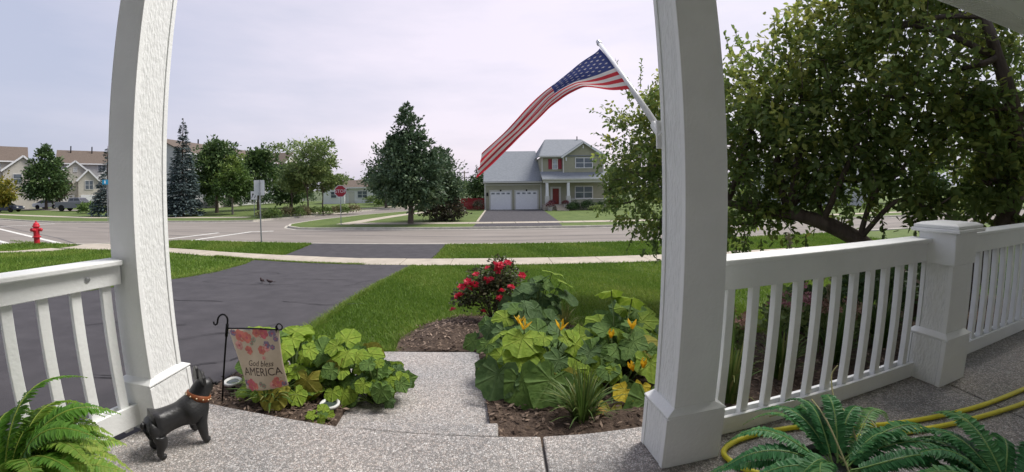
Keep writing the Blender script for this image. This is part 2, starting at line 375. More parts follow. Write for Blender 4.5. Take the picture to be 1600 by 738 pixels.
# driveway
drive_poly = [(-2.43, 10.97), (-2.36, 7.7), (-2.28, 6.0), (-2.15, 4.5), (-2.03, 3.2), (-2.0, 2.5), (-2.0, 1.5), (-2.1, -2), (-6.9, -2), (-6.95, 3.5), (-6.85, 5.3), (-6.8, 7.0), (-7.0, 8.4), (-7.45, 10.0), (-7.95, 11.28), (-5.8, 11.05), (-4, 10.97)]
struct(sheet('driveway', drive_poly, ASPH, dz=.03, step=.6, amp=.004, skirt=.1))
rk = random.Random(21)
for (x0, y0, ang, L_) in ((-5.9, 6.6, .1, 2.2), (-4.6, 7.6, .35, 1.6), (-3.2, 5.2, -.2, 1.3), (-5.4, 4.4, .5, 1.5), (-3.3, 2.6, .9, 1.6), (-4.4, 9.3, .05, 2.4), (-6.2, 8.4, .2, 1.2), (-2.9, 6.9, 1.2, 1.0), (-3.0, 2.0, .2, 1.2), (-4.6, 2.9, 1.1, 1.4)):
    P = []; x, y = x0, y0
    for k in range(12):
        P.append((x, y)); ang += rk.uniform(-.45, .45); x += math.cos(ang)*L_/11; y += math.sin(ang)*L_/11
    mm = MB(); n = len(P)
    for i in range(n-1):
        (xa, ya), (xb, yb) = P[i], P[i+1]; q = Vector((-(yb-ya), xb-xa)).normalized()*rk.uniform(.003, .010)
        mm.add([(xa-q.x, ya-q.y, gz(xa, ya)+.040), (xb-q.x, yb-q.y, gz(xb, yb)+.040), (xb+q.x, yb+q.y, gz(xb, yb)+.040), (xa+q.x, ya+q.y, gz(xa, ya)+.040)], [(0, 1, 2, 3)])
    struct(mm.build('driveway_crack', mat('crack_dark', (.02, .019, .02), var=.2)))
struct(sheet('driveway_apron', [(-7.38, 12.36), (-7.75, 15.32), (-1.95, 15.3), (-2.1, 12.0), (-4.5, 12.06)], ASPH, dz=.015, step=1, skirt=.1))
m = MB(); m.prism([(-.85, 39.4), (4.95, 39.4), (4.3, 25.22), (-1.12, 25.22)], -1.3, GZ+.02); struct(m.build('driveway', ASPH))
m = MB(); m.prism([(4.1, 24.13), (4.0, 22.2), (-1.3, 22.2), (-1.2, 24.13)], -1.3, GZ+.02); struct(m.build('driveway_apron', ASPH))
strip('driveway_edging', [(-1.12, 25.25), (-.86, 39.3)], .14, -1.2, GZ+.05, CONC, side=1)['kind'] = 'structure'
# townhouse access road on the far left
struct(strip('driveway', [(-100, 42), (-80, 41), (-68, 40.0), (-60, 38.5), (-52, 38.6), (-46, 41)], 3.0, -1.3, GZ+.02, ROAD, side=1))
for xx0, xx1 in ((-58.5, -54.5), (-72, -68)):
    m = MB(); m.prism([(xx0, 41.5), (xx1, 41.5), (xx1-10, 58), (xx0-10, 58)], -1.3, GZ+.015); struct(m.build('driveway', CONC))

# porch floor: exposed aggregate concrete in slabs
def aggregate():
    m = bpy.data.materials.new('exposed_aggregate'); m.use_nodes = True; t = m.node_tree; p = t.nodes['Principled BSDF']
    g = nd(t, 'ShaderNodeNewGeometry')
    v = nd(t, 'ShaderNodeTexVoronoi'); v.inputs['Scale'].default_value = 105; lk(t, g.outputs['Position'], v.inputs['Vector'])
    v2 = nd(t, 'ShaderNodeTexVoronoi', feature='DISTANCE_TO_EDGE'); v2.inputs['Scale'].default_value = 105; lk(t, g.outputs['Position'], v2.inputs['Vector'])
    sp = nd(t, 'ShaderNodeSeparateColor'); lk(t, v.outputs['Color'], sp.inputs[0])
    r = nd(t, 'ShaderNodeValToRGB'); r.color_ramp.interpolation = 'LINEAR'
    for i, (a, c) in enumerate(((0, (.27, .265, .26)), (.35, (.36, .355, .345)), (.6, (.52, .51, .50)), (.8, (.46, .42, .39)), (1, (.66, .66, .65)))):
        q = r.color_ramp.elements[i] if i < 2 else r.color_ramp.elements.new(a)
        q.position = a; q.color = (*c, 1)
    lk(t, sp.outputs[0], r.inputs[0])
    r2 = nd(t, 'ShaderNodeValToRGB'); r2.color_ramp.elements[0].position = .03; r2.color_ramp.elements[1].position = .16
    r2.color_ramp.elements[0].color = (.42, .40, .38, 1); r2.color_ramp.elements[1].color = (1, 1, 1, 1); lk(t, v2.outputs['Distance'], r2.inputs[0])
    n = nd(t, 'ShaderNodeTexNoise'); n.inputs['Scale'].default_value = 1.7; n.inputs['Detail'].default_value = 4; lk(t, g.outputs['Position'], n.inputs['Vector'])
    r3 = nd(t, 'ShaderNodeValToRGB'); r3.color_ramp.elements[0].position = .3; r3.color_ramp.elements[1].position = .7
    r3.color_ramp.elements[0].color = (.82, .83, .85, 1); r3.color_ramp.elements[1].color = (1.08, 1.02, .98, 1); lk(t, n.outputs['Fac'], r3.inputs[0])
    a = nd(t, 'ShaderNodeMix', data_type='RGBA', blend_type='MULTIPLY'); a.inputs[0].default_value = 1; lk(t, r.outputs[0], a.inputs[6]); lk(t, r2.outputs[0], a.inputs[7])
    b = nd(t, 'ShaderNodeMix', data_type='RGBA', blend_type='MULTIPLY'); b.inputs[0].default_value = 1; lk(t, a.outputs[2], b.inputs[6]); lk(t, r3.outputs[0], b.inputs[7])
    lk(t, b.outputs[2], p.inputs['Base Color']); p.inputs['Roughness'].default_value = .7
    bu = nd(t, 'ShaderNodeBump'); bu.inputs['Distance'].default_value = .004; lk(t, v2.outputs['Distance'], bu.inputs['Height']); lk(t, bu.outputs[0], p.inputs['Normal'])
    return m
AGG = aggregate()
FL = struct(thing('porch_floor', None, None))
def slab(pts, z1=0., z0=-.3, name='slab'):
    m = MB(); m.prism(pts, z0, z1); return m.build(name, AGG, FL, bevel=.008)
jx = .216
slab([(-1.72, 1.765), (-1.3, 1.738), (-.78, 1.697), (-.30, 1.68), (jx-.006, 1.662), (jx-.02, .72), (-2.06, .72), (-1.95, .9)])
slab([(jx+.006, 1.662), (.45, 1.668), (.73, 1.69), (1.25, 1.75), (2.2, 1.85), (2.745, 1.915), (2.70, .72), (jx-.008, .72)])
slab([(2.757, 1.916), (7.5, 2.43), (7.5, .72), (2.712, .72)])
slab([(-2.06, .708), (jx-.02, .708), (jx-.04, -.06), (-2.25, -.06)])
slab([(jx-.008, .708), (2.70, .708), (2.69, -.06), (jx-.028, -.06)])
slab([(2.712, .708), (7.5, .708), (7.5, -.06), (2.702, -.06)])
slab([(-.775, 1.70), (-.775, 1.768), (-.3, 1.778), (.006, 1.788), (.006, 1.675), (-.3, 1.684)], z1=-.004, name='step')
m = MB(); m.prism([(-1.95, .72), (7.4, .72), (7.4, 1.6), (1.2, 1.6), (-1.6, 1.6)], -.28, -.02); m.build('joint_filler', SEAL, FL)
# front walk, one step down
WK = struct(thing('front_walk', None, None))
m = MB(); m.prism([(-.95, 1.79), (.012, 1.79), (-.16, 3.24), (-.7, 3.225), (-1.16, 3.2), (-1.55, 3.17), (-2.02, 3.12), (-2.01, 2.75), (-1.3, 2.72), (-.98, 2.5)], -.45, lambda x, y: -.158-.095*(y-1.79)/1.4)
m.build('slab', AGG, WK, bevel=.008)

# house wall behind the camera, porch ceiling and beam
SIDE = mat('house_siding', (.80, .79, .76), var=.06, rough=.7, coord='World')
hw = struct(thing('house_wall', None, None))
m = MB()
for k in range(15): m.box((1.0, -.10+.004*0, .1+.18*k), (10.5, .05, .176), M=Matrix.Rotation(R_(3), 3, 'X'))
m.build('siding', SIDE, hw)['kind'] = 'stuff'
m = MB(); m.prism([(-2.45, -.3), (7.6, -.3), (7.6, 2.26), (-2.3, 1.29)], 2.69, 2.72); struct(m.build('porch_ceiling', WHITE))
m = MB(); m.prism([(-2.7, -.4), (8, -.4), (8, 2.36), (-2.5, 1.34)], 2.725, 2.86); struct(m.build('porch_roof', mat('roof_shingle', (.16, .16, .165), var=.2, scale=20)))
bd = Vector((math.cos(R_(5.6)), math.sin(R_(5.6)), 0)); bn = Vector((-bd.y, bd.x, 0))
bm_o = Vector((.82, 1.485, 0))
beam = struct(thing('porch_beam', None, None))
m = MB(); a0 = bm_o-bd*2.85; a1 = bm_o+bd*6.7
m.bar(a0+Vector((0, 0, 2.565)), a1+Vector((0, 0, 2.565)), .15, .24); m.build('beam', WHITE, beam)
m = MB()
k = -2.8
while k < 6.6:
    p = bm_o+bd*k; m.box((p.x, p.y, 2.441), (.034, .15, .012), rz=R_(5.6)); k += .045
m.build('soffit_rib', WHITE, beam)['kind'] = 'stuff'
m = MB(); m.bar(a0+Vector((0, -.083, 2.457)), a1+Vector((0, -.083, 2.457)), .014, .03); m.build('trim', WHITE, beam)

# ================================================================ PORCH: posts and railings
def post(name, label, loc, rz, px, py, base_xy, top, base_h=.25, cap=False, group='white porch posts'):
    """post with front corner at the local origin; px, py its plan size; panels on the two x faces"""
    t = thing(name, label, 'post', loc, rz, group)
    bx, by, inx, iny = base_xy
    # base: corner at (0,0); post inset
    m = MB(); m.box((bx/2, by/2, base_h/2), (bx-.012, by, base_h)); m.build('base', WHITE, t, bevel=.004)
    for sx in (0, 1):
        X = .003 if sx == 0 else bx-.003
        for yy in (.014, by-.014):
            m = MB(); m.box((X, yy, base_h/2-.002), (.012, .028, base_h-.01)); m.build('base_trim', WHITE, t, bevel=.002)
        m = MB(); m.box((X+(.002 if sx == 0 else -.002), by/2, base_h/2), (.010, by-.06, base_h-.012)); m.build('base_panel', WHITE_GRAIN, t)
    c0 = (bx/2, by/2); pc = (inx+px/2, iny+py/2)
    vs = [(-.004, -.004, base_h), (bx+.004, -.004, base_h), (bx+.004, by+.004, base_h), (-.004, by+.004, base_h)]
    vs += [(-.004, -.004, base_h+.008), (bx+.004, -.004, base_h+.008), (bx+.004, by+.004, base_h+.008), (-.004, by+.004, base_h+.008)]
    vs += [(inx-.001, iny-.001, base_h+.034), (inx+px+.001, iny-.001, base_h+.034), (inx+px+.001, iny+py+.001, base_h+.034), (inx-.001, iny+py+.001, base_h+.034)]
    m = MB(); m.add(vs, [(3, 2, 1, 0), (8, 9, 10, 11)]+[(4*k+i, 4*k+(i+1) % 4, 4*(k+1)+(i+1) % 4, 4*(k+1)+i) for k in (0, 1) for i in range(4)]); m.build('base_cap', WHITE, t, bevel=.002)
    z0, z1 = base_h+.02, top
    m = MB(); m.box((pc[0], pc[1], (z0+z1)/2), (px-.016, py, z1-z0)); m.build('shaft', WHITE, t, bevel=.003)
    for sx in (-1, 1):
        X = pc[0]+sx*(px/2-.004)
        tw = .026
        for yy in (iny+tw/2, iny+py-tw/2):
            m = MB(); m.box((X, yy, (z0+z1)/2), (.011, tw, z1-z0)); m.build('trim_board', WHITE, t, bevel=.002)
        m = MB(); m.box((X-sx*.004, pc[1], (z0+z1)/2), (.008, py-2*tw-.004, z1-z0)); m.build('panel', WHITE_GRAIN, t)
    if cap:
        m = MB(); m.box((bx/2, by/2, .825), (bx-.02, by-.02, .19)); m.build('collar', WHITE, t, bevel=.004)
        m = MB(); m.box((bx/2, by/2, .9325), (bx+.05, by+.05, .022)); m.box((bx/2, by/2, .954), (bx+.03, by+.03, .020)); m.build('cap_moulding', WHITE, t, bevel=.005)
        m = MB(); m.box((bx/2, by/2, .970), (bx+.02, by+.02, .012), top=.8); m.build('cap_plate', WHITE, t, bevel=.003)
    return t
post('porch_post', 'tall white porch post with embossed side panel and the black dog statue at its foot', (-1.912, 1.428, 0), 0, .172, .213, (.222, .286, .040, .024), 2.44)
post('porch_post', 'tall white porch post carrying the stars and stripes flag pole', (.700, 1.365, 0), R_(5.6), .198, .175, (.281, .205, .037, .016), 2.44)
post('railing_post', 'short white railing post with square moulded cap on the porch', (2.62, 1.527, 0), R_(6.2), .225, .19, (.293, .24, .030, .025), .74, base_h=.29, cap=True, group=None)
def railing(label, loc, rz, u0, u1, bal, zb0, zb1, zt0, zt1, zc):
    t = thing('porch_railing', label, 'railing', loc, rz, 'white porch railings')
    L = u1-u0; cu = (u0+u1)/2
    m = MB(); m.box((cu, .038, zc), (L, .136, .026)); m.build('handrail_cap', WHITE, t, bevel=.006)
    for v in (.010, .066):
        m = MB(); m.box((cu, v, (zt0+zt1)/2), (L-.004, .020, zt1-zt0)); m.build('top_rail', WHITE, t, bevel=.003)
        m = MB(); m.box((cu, v, (zb0+zb1)/2), (L-.004, .020, zb1-zb0)); m.build('bottom_rail', WHITE, t, bevel=.003)
    me = None
    for u in bal:
        if me is None:
            m = MB(); m.box((0, 0, 0), (.044, .0345, zt0-zb0+.05)); me = m.mesh('baluster', WHITE)
        link('baluster', me, t, .003, (u, .038, (zt0+zb0)/2))
    return t
rl = railing('white porch railing running back from the post with the dog statue', (-1.79, 1.45, 0), R_(75.1), -1.55, -.012, [-.08-.1385*k for k in range(10)], .035, .145, .765, .862, .872)
m = MB(); m.lathe([(.012, 0), (.012, .004), (.006, .006)], (-.17, -.001, .815), 10, axis=(0, -1, 0)); m.build('bolt', GALV, rl)
railing('white porch railing between the flag post and the short capped post', (1.21, 1.549, 0), R_(6.2), -.225, 1.425, [-.14+.1465*k for k in range(11)], .004, .098, .737, .856, .868)
railing('white porch railing beyond the short capped post, under the eave', (1.21, 1.549, 0), R_(6.2), 1.70, 5.0, [1.78+.148*k for k in range(21)], .004, .098, .737, .856, .868)
m = MB()

# ---------------------------------------------------------------- black french bulldog statue
BLKS = mat('black_resin', (.016, .016, .017), var=.35, rough=.42, scale=9, bump=.0015, bscale=70, spec=.5)
LEATH = mat('brown_leather', (.21, .065, .022), var=.2, rough=.5, scale=14)
STUD = mat('brass_stud', (.75, .62, .42), rough=.3, metal=.8)
def skin(name, nodes, edges, matl, parent, sub=2, root=0):
    me = bpy.data.meshes.new(name); me.from_pydata([n[0] for n in nodes], edges, []); o = link(name, me, parent)
    s = o.modifiers.new('skin', 'SKIN'); s.use_smooth_shade = True
    for i, n in enumerate(nodes):
        r = n[1] if hasattr(n[1], '__len__') else (n[1], n[1]); me.skin_vertices[0].data[i].radius = r
        me.skin_vertices[0].data[i].use_root = (i == root)
    q = o.modifiers.new('subdivision', 'SUBSURF'); q.levels = q.render_levels = sub
    me.materials.append(matl); return o
dog = thing('dog_statue', 'black french bulldog statue with studded brown collar standing on the porch', 'statue', (-1.500, 1.392, 0), R_(62)); dog.scale = (.80, .80, .80)
# local: +x forward, z up
n = [((-.125, 0, .190), (.066, .076)), ((-.06, 0, .196), (.070, .080)), ((.03, 0, .198), (.076, .086)), ((.105, 0, .215), (.080, .090)), ((.145, 0, .268), .066), ((.172, 0, .315), (.064, .072)), ((.200, 0, .322), (.060, .066)), ((.238, 0, .300), .042),
     ((-.135, .055, .135), .052), ((-.125, .066, .085), .032), ((-.155, .068, .045), .023), ((-.152, .070, .016), .022), ((-.118, .072, .012), .020),
     ((-.135, -.055, .135), .052), ((-.125, -.066, .085), .032), ((-.155, -.068, .045), .023), ((-.152, -.070, .016), .022), ((-.118, -.072, .012), .020),
     ((.105, .072, .150), .044), ((.105, .086, .085), .030), ((.108, .090, .020), .024), ((.138, .092, .012), .021),
     ((.105, -.072, .150), .044), ((.105, -.086, .085), .030), ((.108, -.090, .020), .024), ((.138, -.092, .012), .021), ((-.178, 0, .178), (.040, .046))]
ed = [(0, 1), (1, 2), (2, 3), (3, 4), (4, 5), (5, 6), (6, 7), (0, 8), (8, 9), (9, 10), (10, 11), (11, 12), (0, 13), (13, 14), (14, 15), (15, 16), (16, 17), (3, 18), (18, 19), (19, 20), (20, 21), (3, 22), (22, 23), (23, 24), (24, 25), (0, 26)]
skin('body', n, ed, BLKS, dog, root=1)
for sy in (-1, 1):
    m = MB()
    pr = [(-.002, .036, -.030), (-.002, -.034, -.020), (0, -.038, .030), (0, -.020, .074), (0, .002, .088), (0, .022, .066), (0, .038, .024)]
    M = Matrix.Rotation(R_(12*sy), 3, 'X')
    A = [M @ Vector((x-.009, y, z))+Vector((.165, .054*sy, .366)) for x, y, z in pr]; B = [M @ Vector((x+.009, y*.8, z*.9))+Vector((.168, .054*sy, .366)) for x, y, z in pr]
    k = len(pr); m.add(A+B, [tuple(range(k)), tuple(range(2*k-1, k-1, -1))]+[(i, k+i, k+(i+1) % k, (i+1) % k) for i in range(k)])
    o = m.build('ear', BLKS, dog, bevel=.006)
    m = MB(); m.ball((.232, .036*sy, .330), .010, 8, 6); m.build('eye', BLACK, dog, smooth=True)
m = MB(); m.ball((.262, 0, .305), (.012, .018, .012), 8, 6); m.build('nose', BLACK, dog, smooth=True)
m = MB(); m.ball((-.198, 0, .205), (.016, .014, .022), 8, 6); m.build('tail', BLKS, dog, smooth=True)
ax = Vector((.45, 0, .89)).normalized(); cc = Vector((.140, 0, .266))
Mx = Vector((0, 0, 1)).rotation_difference(ax).to_matrix()
m = MB(); m.lathe([(.070, -.017), (.075, -.016), (.074, .017), (.070, .018)], tuple(cc), 28, axis=ax); col_ = m.build('collar', LEATH, dog, smooth=True)
for k in range(12):
    a = 2*PI*k/12; p = Mx @ Vector((.0755*math.cos(a), .0755*math.sin(a), 0))+cc
    m = MB(); m.ball(tuple(p), .006, 6, 5); m.build('stud', STUD, col_, smooth=True)

# ---------------------------------------------------------------- garden flag on shepherd hook
ST = thing('garden_flag', 'small floral garden flag lettered God bless AMERICA on a black iron hook', 'garden flag', (-1.75, 1.99, -.16))
z0 = .16
top_ = Vector((-.0, 0, .51))
LX, LY = .155, -.045            # the pole leans
def ln(x, y, z): return (x+LX*z/.54, y+LY*z/.54, z)
m = MB()
arc = [(-.036+.036*math.cos(a), 0, .600+.040*math.sin(a)) for a in [i*PI/8 for i in range(9)]]
hook = [(-.072, 0, .585), (-.076, 0, .573), (-.086, 0, .567), (-.096, 0, .573), (-.100, 0, .588)]
m.tube([ln(*p) for p in [(0, 0, -.05), (0, 0, .3), (0, 0, .585)]+arc+hook], .0056, 8); m.build('hook_pole', BLACK, ST, smooth=True)
m = MB(); m.tube([ln(0, 0, .552), (.36, -.085, .582), (.545, -.09, .588)], .0045, 8)
m.tube([(.548+.018*math.cos(a), -.09, .606+.018*math.sin(a)) for a in [(-90+i*36)*PI/180 for i in range(10)]], .0042, 6)
m.tube([(.525, -.09, .61), (.525, -.09, .562)], .004, 6)
m.tube([ln(0, 0, .580), ln(0, 0, .50)], .009, 8); m.build('arm', BLACK, ST, smooth=True)
CLOTH = mat('flag_linen', (.56, .47, .36), var=.10, rough=.9, scale=9, bump=.001, bscale=300)
# cloth as a warped sheet: u across, v down, blown sideways
def gfl(u, v):
    tl, tr, bl, br = Vector((.195, -.075, .560)), Vector((.545, -.09, .583)), Vector((.300, -.13, .212)), Vector((.575, -.12, .262))
    q = (tl*(1-u)+tr*u)*(1-v)+(bl*(1-u)+br*u)*v
    q.y += .020*math.sin(5*u+2.2*v)*v-.02*v*(1-v); q.x += .012*math.sin(PI*v)*(1-u); return q
nu, nv = 22, 26
m = MB(); vs = [gfl(i/nu, j/nv) for j in range(nv+1) for i in range(nu+1)]
m.add(vs, [(j*(nu+1)+i, j*(nu+1)+i+1, (j+1)*(nu+1)+i+1, (j+1)*(nu+1)+i) for j in range(nv) for i in range(nu)])
o = m.build('cloth', CLOTH, ST, smooth=True); s_ = o.modifiers.new('thick', 'SOLIDIFY'); s_.thickness = .0016
def gnorm(u, v):
    a = gfl(u+.01, v)-gfl(u-.01, v); b = gfl(u, v+.01)-gfl(u, v-.01); nn = b.cross(a).normalized()
    return nn if nn.y < 0 else -nn
PK = [mat('print_'+n_, c, var=.25, rough=.9, scale=30) for n_, c in (('coral', (.60, .20, .16)), ('pink', (.64, .33, .30)), ('rose', (.55, .14, .17)), ('plum', (.24, .19, .28)), ('sage', (.30, .31, .24)))]
m = MB()
def flat(mb, uv, mi, lift):
    P = [gfl(u, v)+gnorm(u, v)*lift for u, v in uv]; mb.add(P, [tuple(range(len(P)))], mi)
rr = random.Random(4); asp = .9
def bloom(u, v, r, mi, k=6):
    a0 = rr.random()*6
    for i in range(k):
        a = a0+2*PI*i/k; cu, cv = u+math.cos(a)*r*.6, v+math.sin(a)*r*.6*asp
        flat(m, [(cu+r*.5*math.cos(b), cv+r*.5*asp*math.sin(b)) for b in [j*PI/3.5 for j in range(7)]], mi, .0016+.0002*i)
    flat(m, [(u+r*.3*math.cos(b), v+r*.3*asp*math.sin(b)) for b in [j*PI/3 for j in range(6)]], 2 if mi != 2 else 0, .0032)
for u, v, r, mi in ((.20, .10, .11, 0), (.33, .13, .10, 0), (.68, .05, .10, 2), (.55, .05, .08, 0), (.12, .26, .08, 1), (.30, .34, .08, 0), (.60, .33, .08, 0), (.72, .30, .06, 1), (.06, .05, .06, 3), (.86, .05, .07, 3), (.72, .24, .07, 3), (.84, .28, .05, 3), (.62, .46, .04, 1), (.18, .92, .11, 2), (.30, .95, .07, 0), (.82, .90, .11, 0), (.72, .93, .07, 1), (.93, .96, .05, 3), (.06, .88, .06, 3), (.45, .90, .05, 4), (.52, .93, .05, 4), (.40, .22, .04, 4), (.46, .16, .05, 4), (.92, .14, .05, 3), (.80, .82, .04, 1)):
    if 0 < u < 1: bloom(min(max(u, .07), .93), min(max(v, .05), .94), r, mi)
m.build('floral_print', PK, ST)['kind'] = 'stuff'
def lettering(text, size, place, matl, parent, name, shear=0, ext=0):
    """text as flat geometry: place maps (x, y) of the text plane to a point"""
    cu = bpy.data.curves.new('lettering', 'FONT'); cu.body = text; cu.size = size; cu.align_x = 'CENTER'; cu.shear = shear; cu.resolution_u = 3
    tmp = bpy.data.objects.new('lettering_source', cu); COL.objects.link(tmp)
    dg = bpy.context.evaluated_depsgraph_get(); me = bpy.data.meshes.new_from_object(tmp.evaluated_get(dg)); bpy.data.objects.remove(tmp)
    bm = bmesh.new(); bm.from_mesh(me)
    for _ in range(1): bmesh.ops.triangulate(bm, faces=bm.faces[:])
    for v in bm.verts: v.co = place(v.co.x, v.co.y)
    bm.to_mesh(me); bm.free(); me.materials.clear(); me.materials.append(matl)
    o = bpy.data.objects.new(name, me); COL.objects.link(o); o.parent = parent; return o
INK = mat('dark_ink', (.085, .06, .055), var=.2, rough=.9)
def pl_f(v0): return lambda x, y: gfl(.5+x, v0-y*asp)+gnorm(.5+x, v0-y*asp)*.0025
lettering('AMERICA', .215, pl_f(.76), INK, ST, 'lettering')
lettering('God bless', .150, pl_f(.60), INK, ST, 'lettering', shear=.3)

# ---------------------------------------------------------------- the stars and stripes on its pole
FLG = thing('american_flag', 'faded american flag flying from a white pole bracketed to the porch post', 'flag', (.725, 1.575, 1.434))
O = Vector((.725, 1.575, 1.434)); tip = Vector((.73, 2.495, 2.187))-O
m = MB(); m.tube([Vector((0, 0, 0)), tip*.5, tip], [.0155, .014, .0125], 12); pole = m.build('flag_pole', mat('white_pole', (.72, .73, .75), rough=.35, var=.04), FLG, smooth=True)
m = MB(); m.lathe([(.005, -.02), (.017, -.012), (.019, .0), (.017, .012), (.010, .024), (.015, .032), (.012, .045), (.004, .052)], tuple(tip), 12, axis=tip.normalized()); m.build('finial', mat('silver_finial', (.55, .55, .56), rough=.3, metal=.6), pole, smooth=True)
m = MB(); m.box((0, -.006, -.01), (.05, .012, .12)); m.lathe([(.022, -.03), (.022, .07)], (0, .01, 0), 12, axis=tip.normalized()); m.build('bracket', WHITE, FLG)
Tc = [(0.713, 2.43, 2.126), (0.687, 2.42, 2.095), (0.564, 2.41, 2.009), (0.453, 2.4, 1.922), (0.341, 2.39, 1.825), (0.197, 2.38, 1.686), (0.069, 2.37, 1.554), (-0.016, 2.36, 1.465), (-0.076, 2.36, 1.406)]
Bc = [(0.727, 1.89, 1.708), (0.641, 2.0, 1.727), (0.517, 2.12, 1.768), (0.432, 2.2, 1.745), (0.341, 2.24, 1.692), (0.191, 2.28, 1.54), (0.109, 2.3, 1.457), (-0.009, 2.32, 1.354), (-0.112, 2.33, 1.269)]
def curve(P, n):
    P = np.array(P); d = np.concatenate([[0], np.cumsum(np.linalg.norm(np.diff(P, axis=0), axis=1))]); t = np.linspace(0, d[-1], n)
    Q = np.stack([np.interp(t, d, P[:, k]) for k in range(3)], 1)
    for _ in range(6):
        Q[1:-1] = .25*Q[:-2]+.5*Q[1:-1]+.25*Q[2:]
    return Q
NU, NV = 104, 52
A_, B_ = curve(Tc, NU+1), curve(Bc, NU+1)
u_ = np.linspace(0, 1, NU+1)[:, None]; v_ = np.linspace(0, 1, NV+1)[None, :]
fold = np.clip((u_-.25)/.5, 0, 1)
P_ = A_[:, None, :]*(1-v_[..., None])+B_[:, None, :]*v_[..., None]
dep = .012*np.sin(10*u_+9*v_)*(u_ > 0)*np.minimum(1, u_*5)+fold*(.020*np.sin(v_*12+3*u_)+.008*np.sin(v_*27-2*u_))
P_[..., 1] += dep; P_[..., 2] += fold*.010*np.sin(v_*21+1)+.006*np.sin(14*u_+4*v_)*np.minimum(1, u_*5)
P_ -= np.array(O)
def fpt(u, v, lift=0.):
    a, b = u*NU, v*NV; i, j = min(int(a), NU-1), min(int(b), NV-1); a -= i; b -= j
    p = P_[i, j]*(1-a)*(1-b)+P_[i+1, j]*a*(1-b)+P_[i, j+1]*(1-a)*b+P_[i+1, j+1]*a*b
    nn = np.cross(P_[i+1, j]-P_[i, j], P_[i, j+1]-P_[i, j]); nn /= np.linalg.norm(nn)+1e-9
    if nn[1] > 0: nn = -nn
    return p+nn*lift
def fabric(n_, c):
    return leaf_mat(n_, c, c, c, trans=.42, rough=.85, spec=.1)
FR, FW, FB = fabric('flag_red', (.62, .05, .07)), fabric('flag_white', (.80, .75, .75)), fabric('flag_blue', (.055, .075, .24))
V0 = P_.reshape(-1, 3)
def cells(js, us):
    return [(i*(NV+1)+j, (i+1)*(NV+1)+j, (i+1)*(NV+1)+j+1, i*(NV+1)+j+1) for i in us for j in js]
def sub(name, F, matl):
    idx = sorted({k for f in F for k in f}); mp_ = {k: q for q, k in enumerate(idx)}
    me = npmesh(name, V0[idx], [[mp_[k] for k in f] for f in F], matl, smooth=True); return link(name, me, FLG)
cu = int(NU*.42)
for s in range(13):
    js = range(4*s, 4*s+4); sub('stripe', cells(js, range(cu if s < 7 else 0, NU)), FR if s % 2 == 0 else FW)
canton = sub('canton', cells(range(0, 28), range(0, cu)), FB)
V, F = [], []
star = [((1 if k % 2 == 0 else .42)*math.sin(PI*k/5), (1 if k % 2 == 0 else .42)*math.cos(PI*k/5)) for k in range(10)]
for row in range(9):
    for c in range(6 if row % 2 == 0 else 5):
        u0 = .42*(.085+.166*c+(0 if row % 2 == 0 else .083)); v0 = .5385*(.1+.1*row)
        for lift in (.0022, -.0022):
            o_ = len(V); V.append(fpt(u0, v0, lift)); V += [fpt(max(.001, u0+a*.0155), max(.001, v0+b*.0215), lift) for a, b in star]
            F += [(o_, o_+1+k, o_+1+(k+1) % 10) for k in range(10)]
st_ = link('stars', npmesh('stars', V, F, FW), canton); st_['kind'] = 'stuff'

# ---------------------------------------------------------------- yellow hose
HOSE = mat('yellow_hose', (.72, .66, .045), var=.10, rough=.4, scale=20, spec=.4)
hp = [(3.9, 1.33), (3.45, 1.285), (3.074, 1.276), (2.652, 1.270), (2.336, 1.291), (1.994, 1.337), (1.75, 1.40), (1.55, 1.47), (1.33, 1.49), (1.14, 1.47), (1.035, 1.425), (1.005, 1.37), (1.035, 1.285), (1.12, 1.215), (1.25, 1.20), (1.38, 1.26), (1.53, 1.325), (1.70, 1.318), (1.912, 1.271), (2.324, 1.212), (2.876, 1.178), (3.4, 1.19), (3.95, 1.22)]
def smooth_path(P, n=8, closed=False):
    P = [Vector(p) for p in P]; out = []
    for i in range(len(P)-1):
        p0, p1, p2, p3 = P[max(i-1, 0)], P[i], P[i+1], P[min(i+2, len(P)-1)]
        for k in range(n):
            t = k/n; out.append(.5*((2*p1)+(-p0+p2)*t+(2*p0-5*p1+4*p2-p3)*t*t+(-p0+3*p1-3*p2+p3)*t**3))
    return out+[P[-1]]
m = MB(); m.tube(smooth_path([(x, y, .0135) for x, y in hp], 6), .0125, 10)
tag(m.build('garden_hose', HOSE, smooth=True), 'yellow garden hose looping across the porch floor behind the fern', 'hose')
# ================================================================ BACKGROUND
def az(a, d, z=GZ): return (d*math.sin(R_(a)), d*math.cos(R_(a)), z)
TRIM = mat('house_trim', (.55, .54, .49), var=.05, rough=.7)
TRIMW = mat('white_trim', (.72, .72, .72), var=.04, rough=.6)
SAGE = mat('sage_siding', (.335, .325, .235), var=.05, rough=.75, scale=2)
SHING = mat('grey_shingles', (.19, .205, .22), col2=(.25, .265, .28), rough=.9, scale=5, detail=8, bump=.01, bscale=18)
SHINGB = mat('brown_shingles', (.105, .082, .066), col2=(.16, .125, .10), rough=.9, scale=5, detail=8, bump=.01, bscale=18)
GLASS = glass_mat('window_glass', (.10, .12, .14))
GLASSL = glass_mat('window_glass_blinds', (.36, .40, .43))
REDP = mat('red_shutter_paint', (.27, .035, .05), var=.1, rough=.6)
DOORR = mat('red_door_paint', (.20, .03, .022), var=.1, rough=.5)
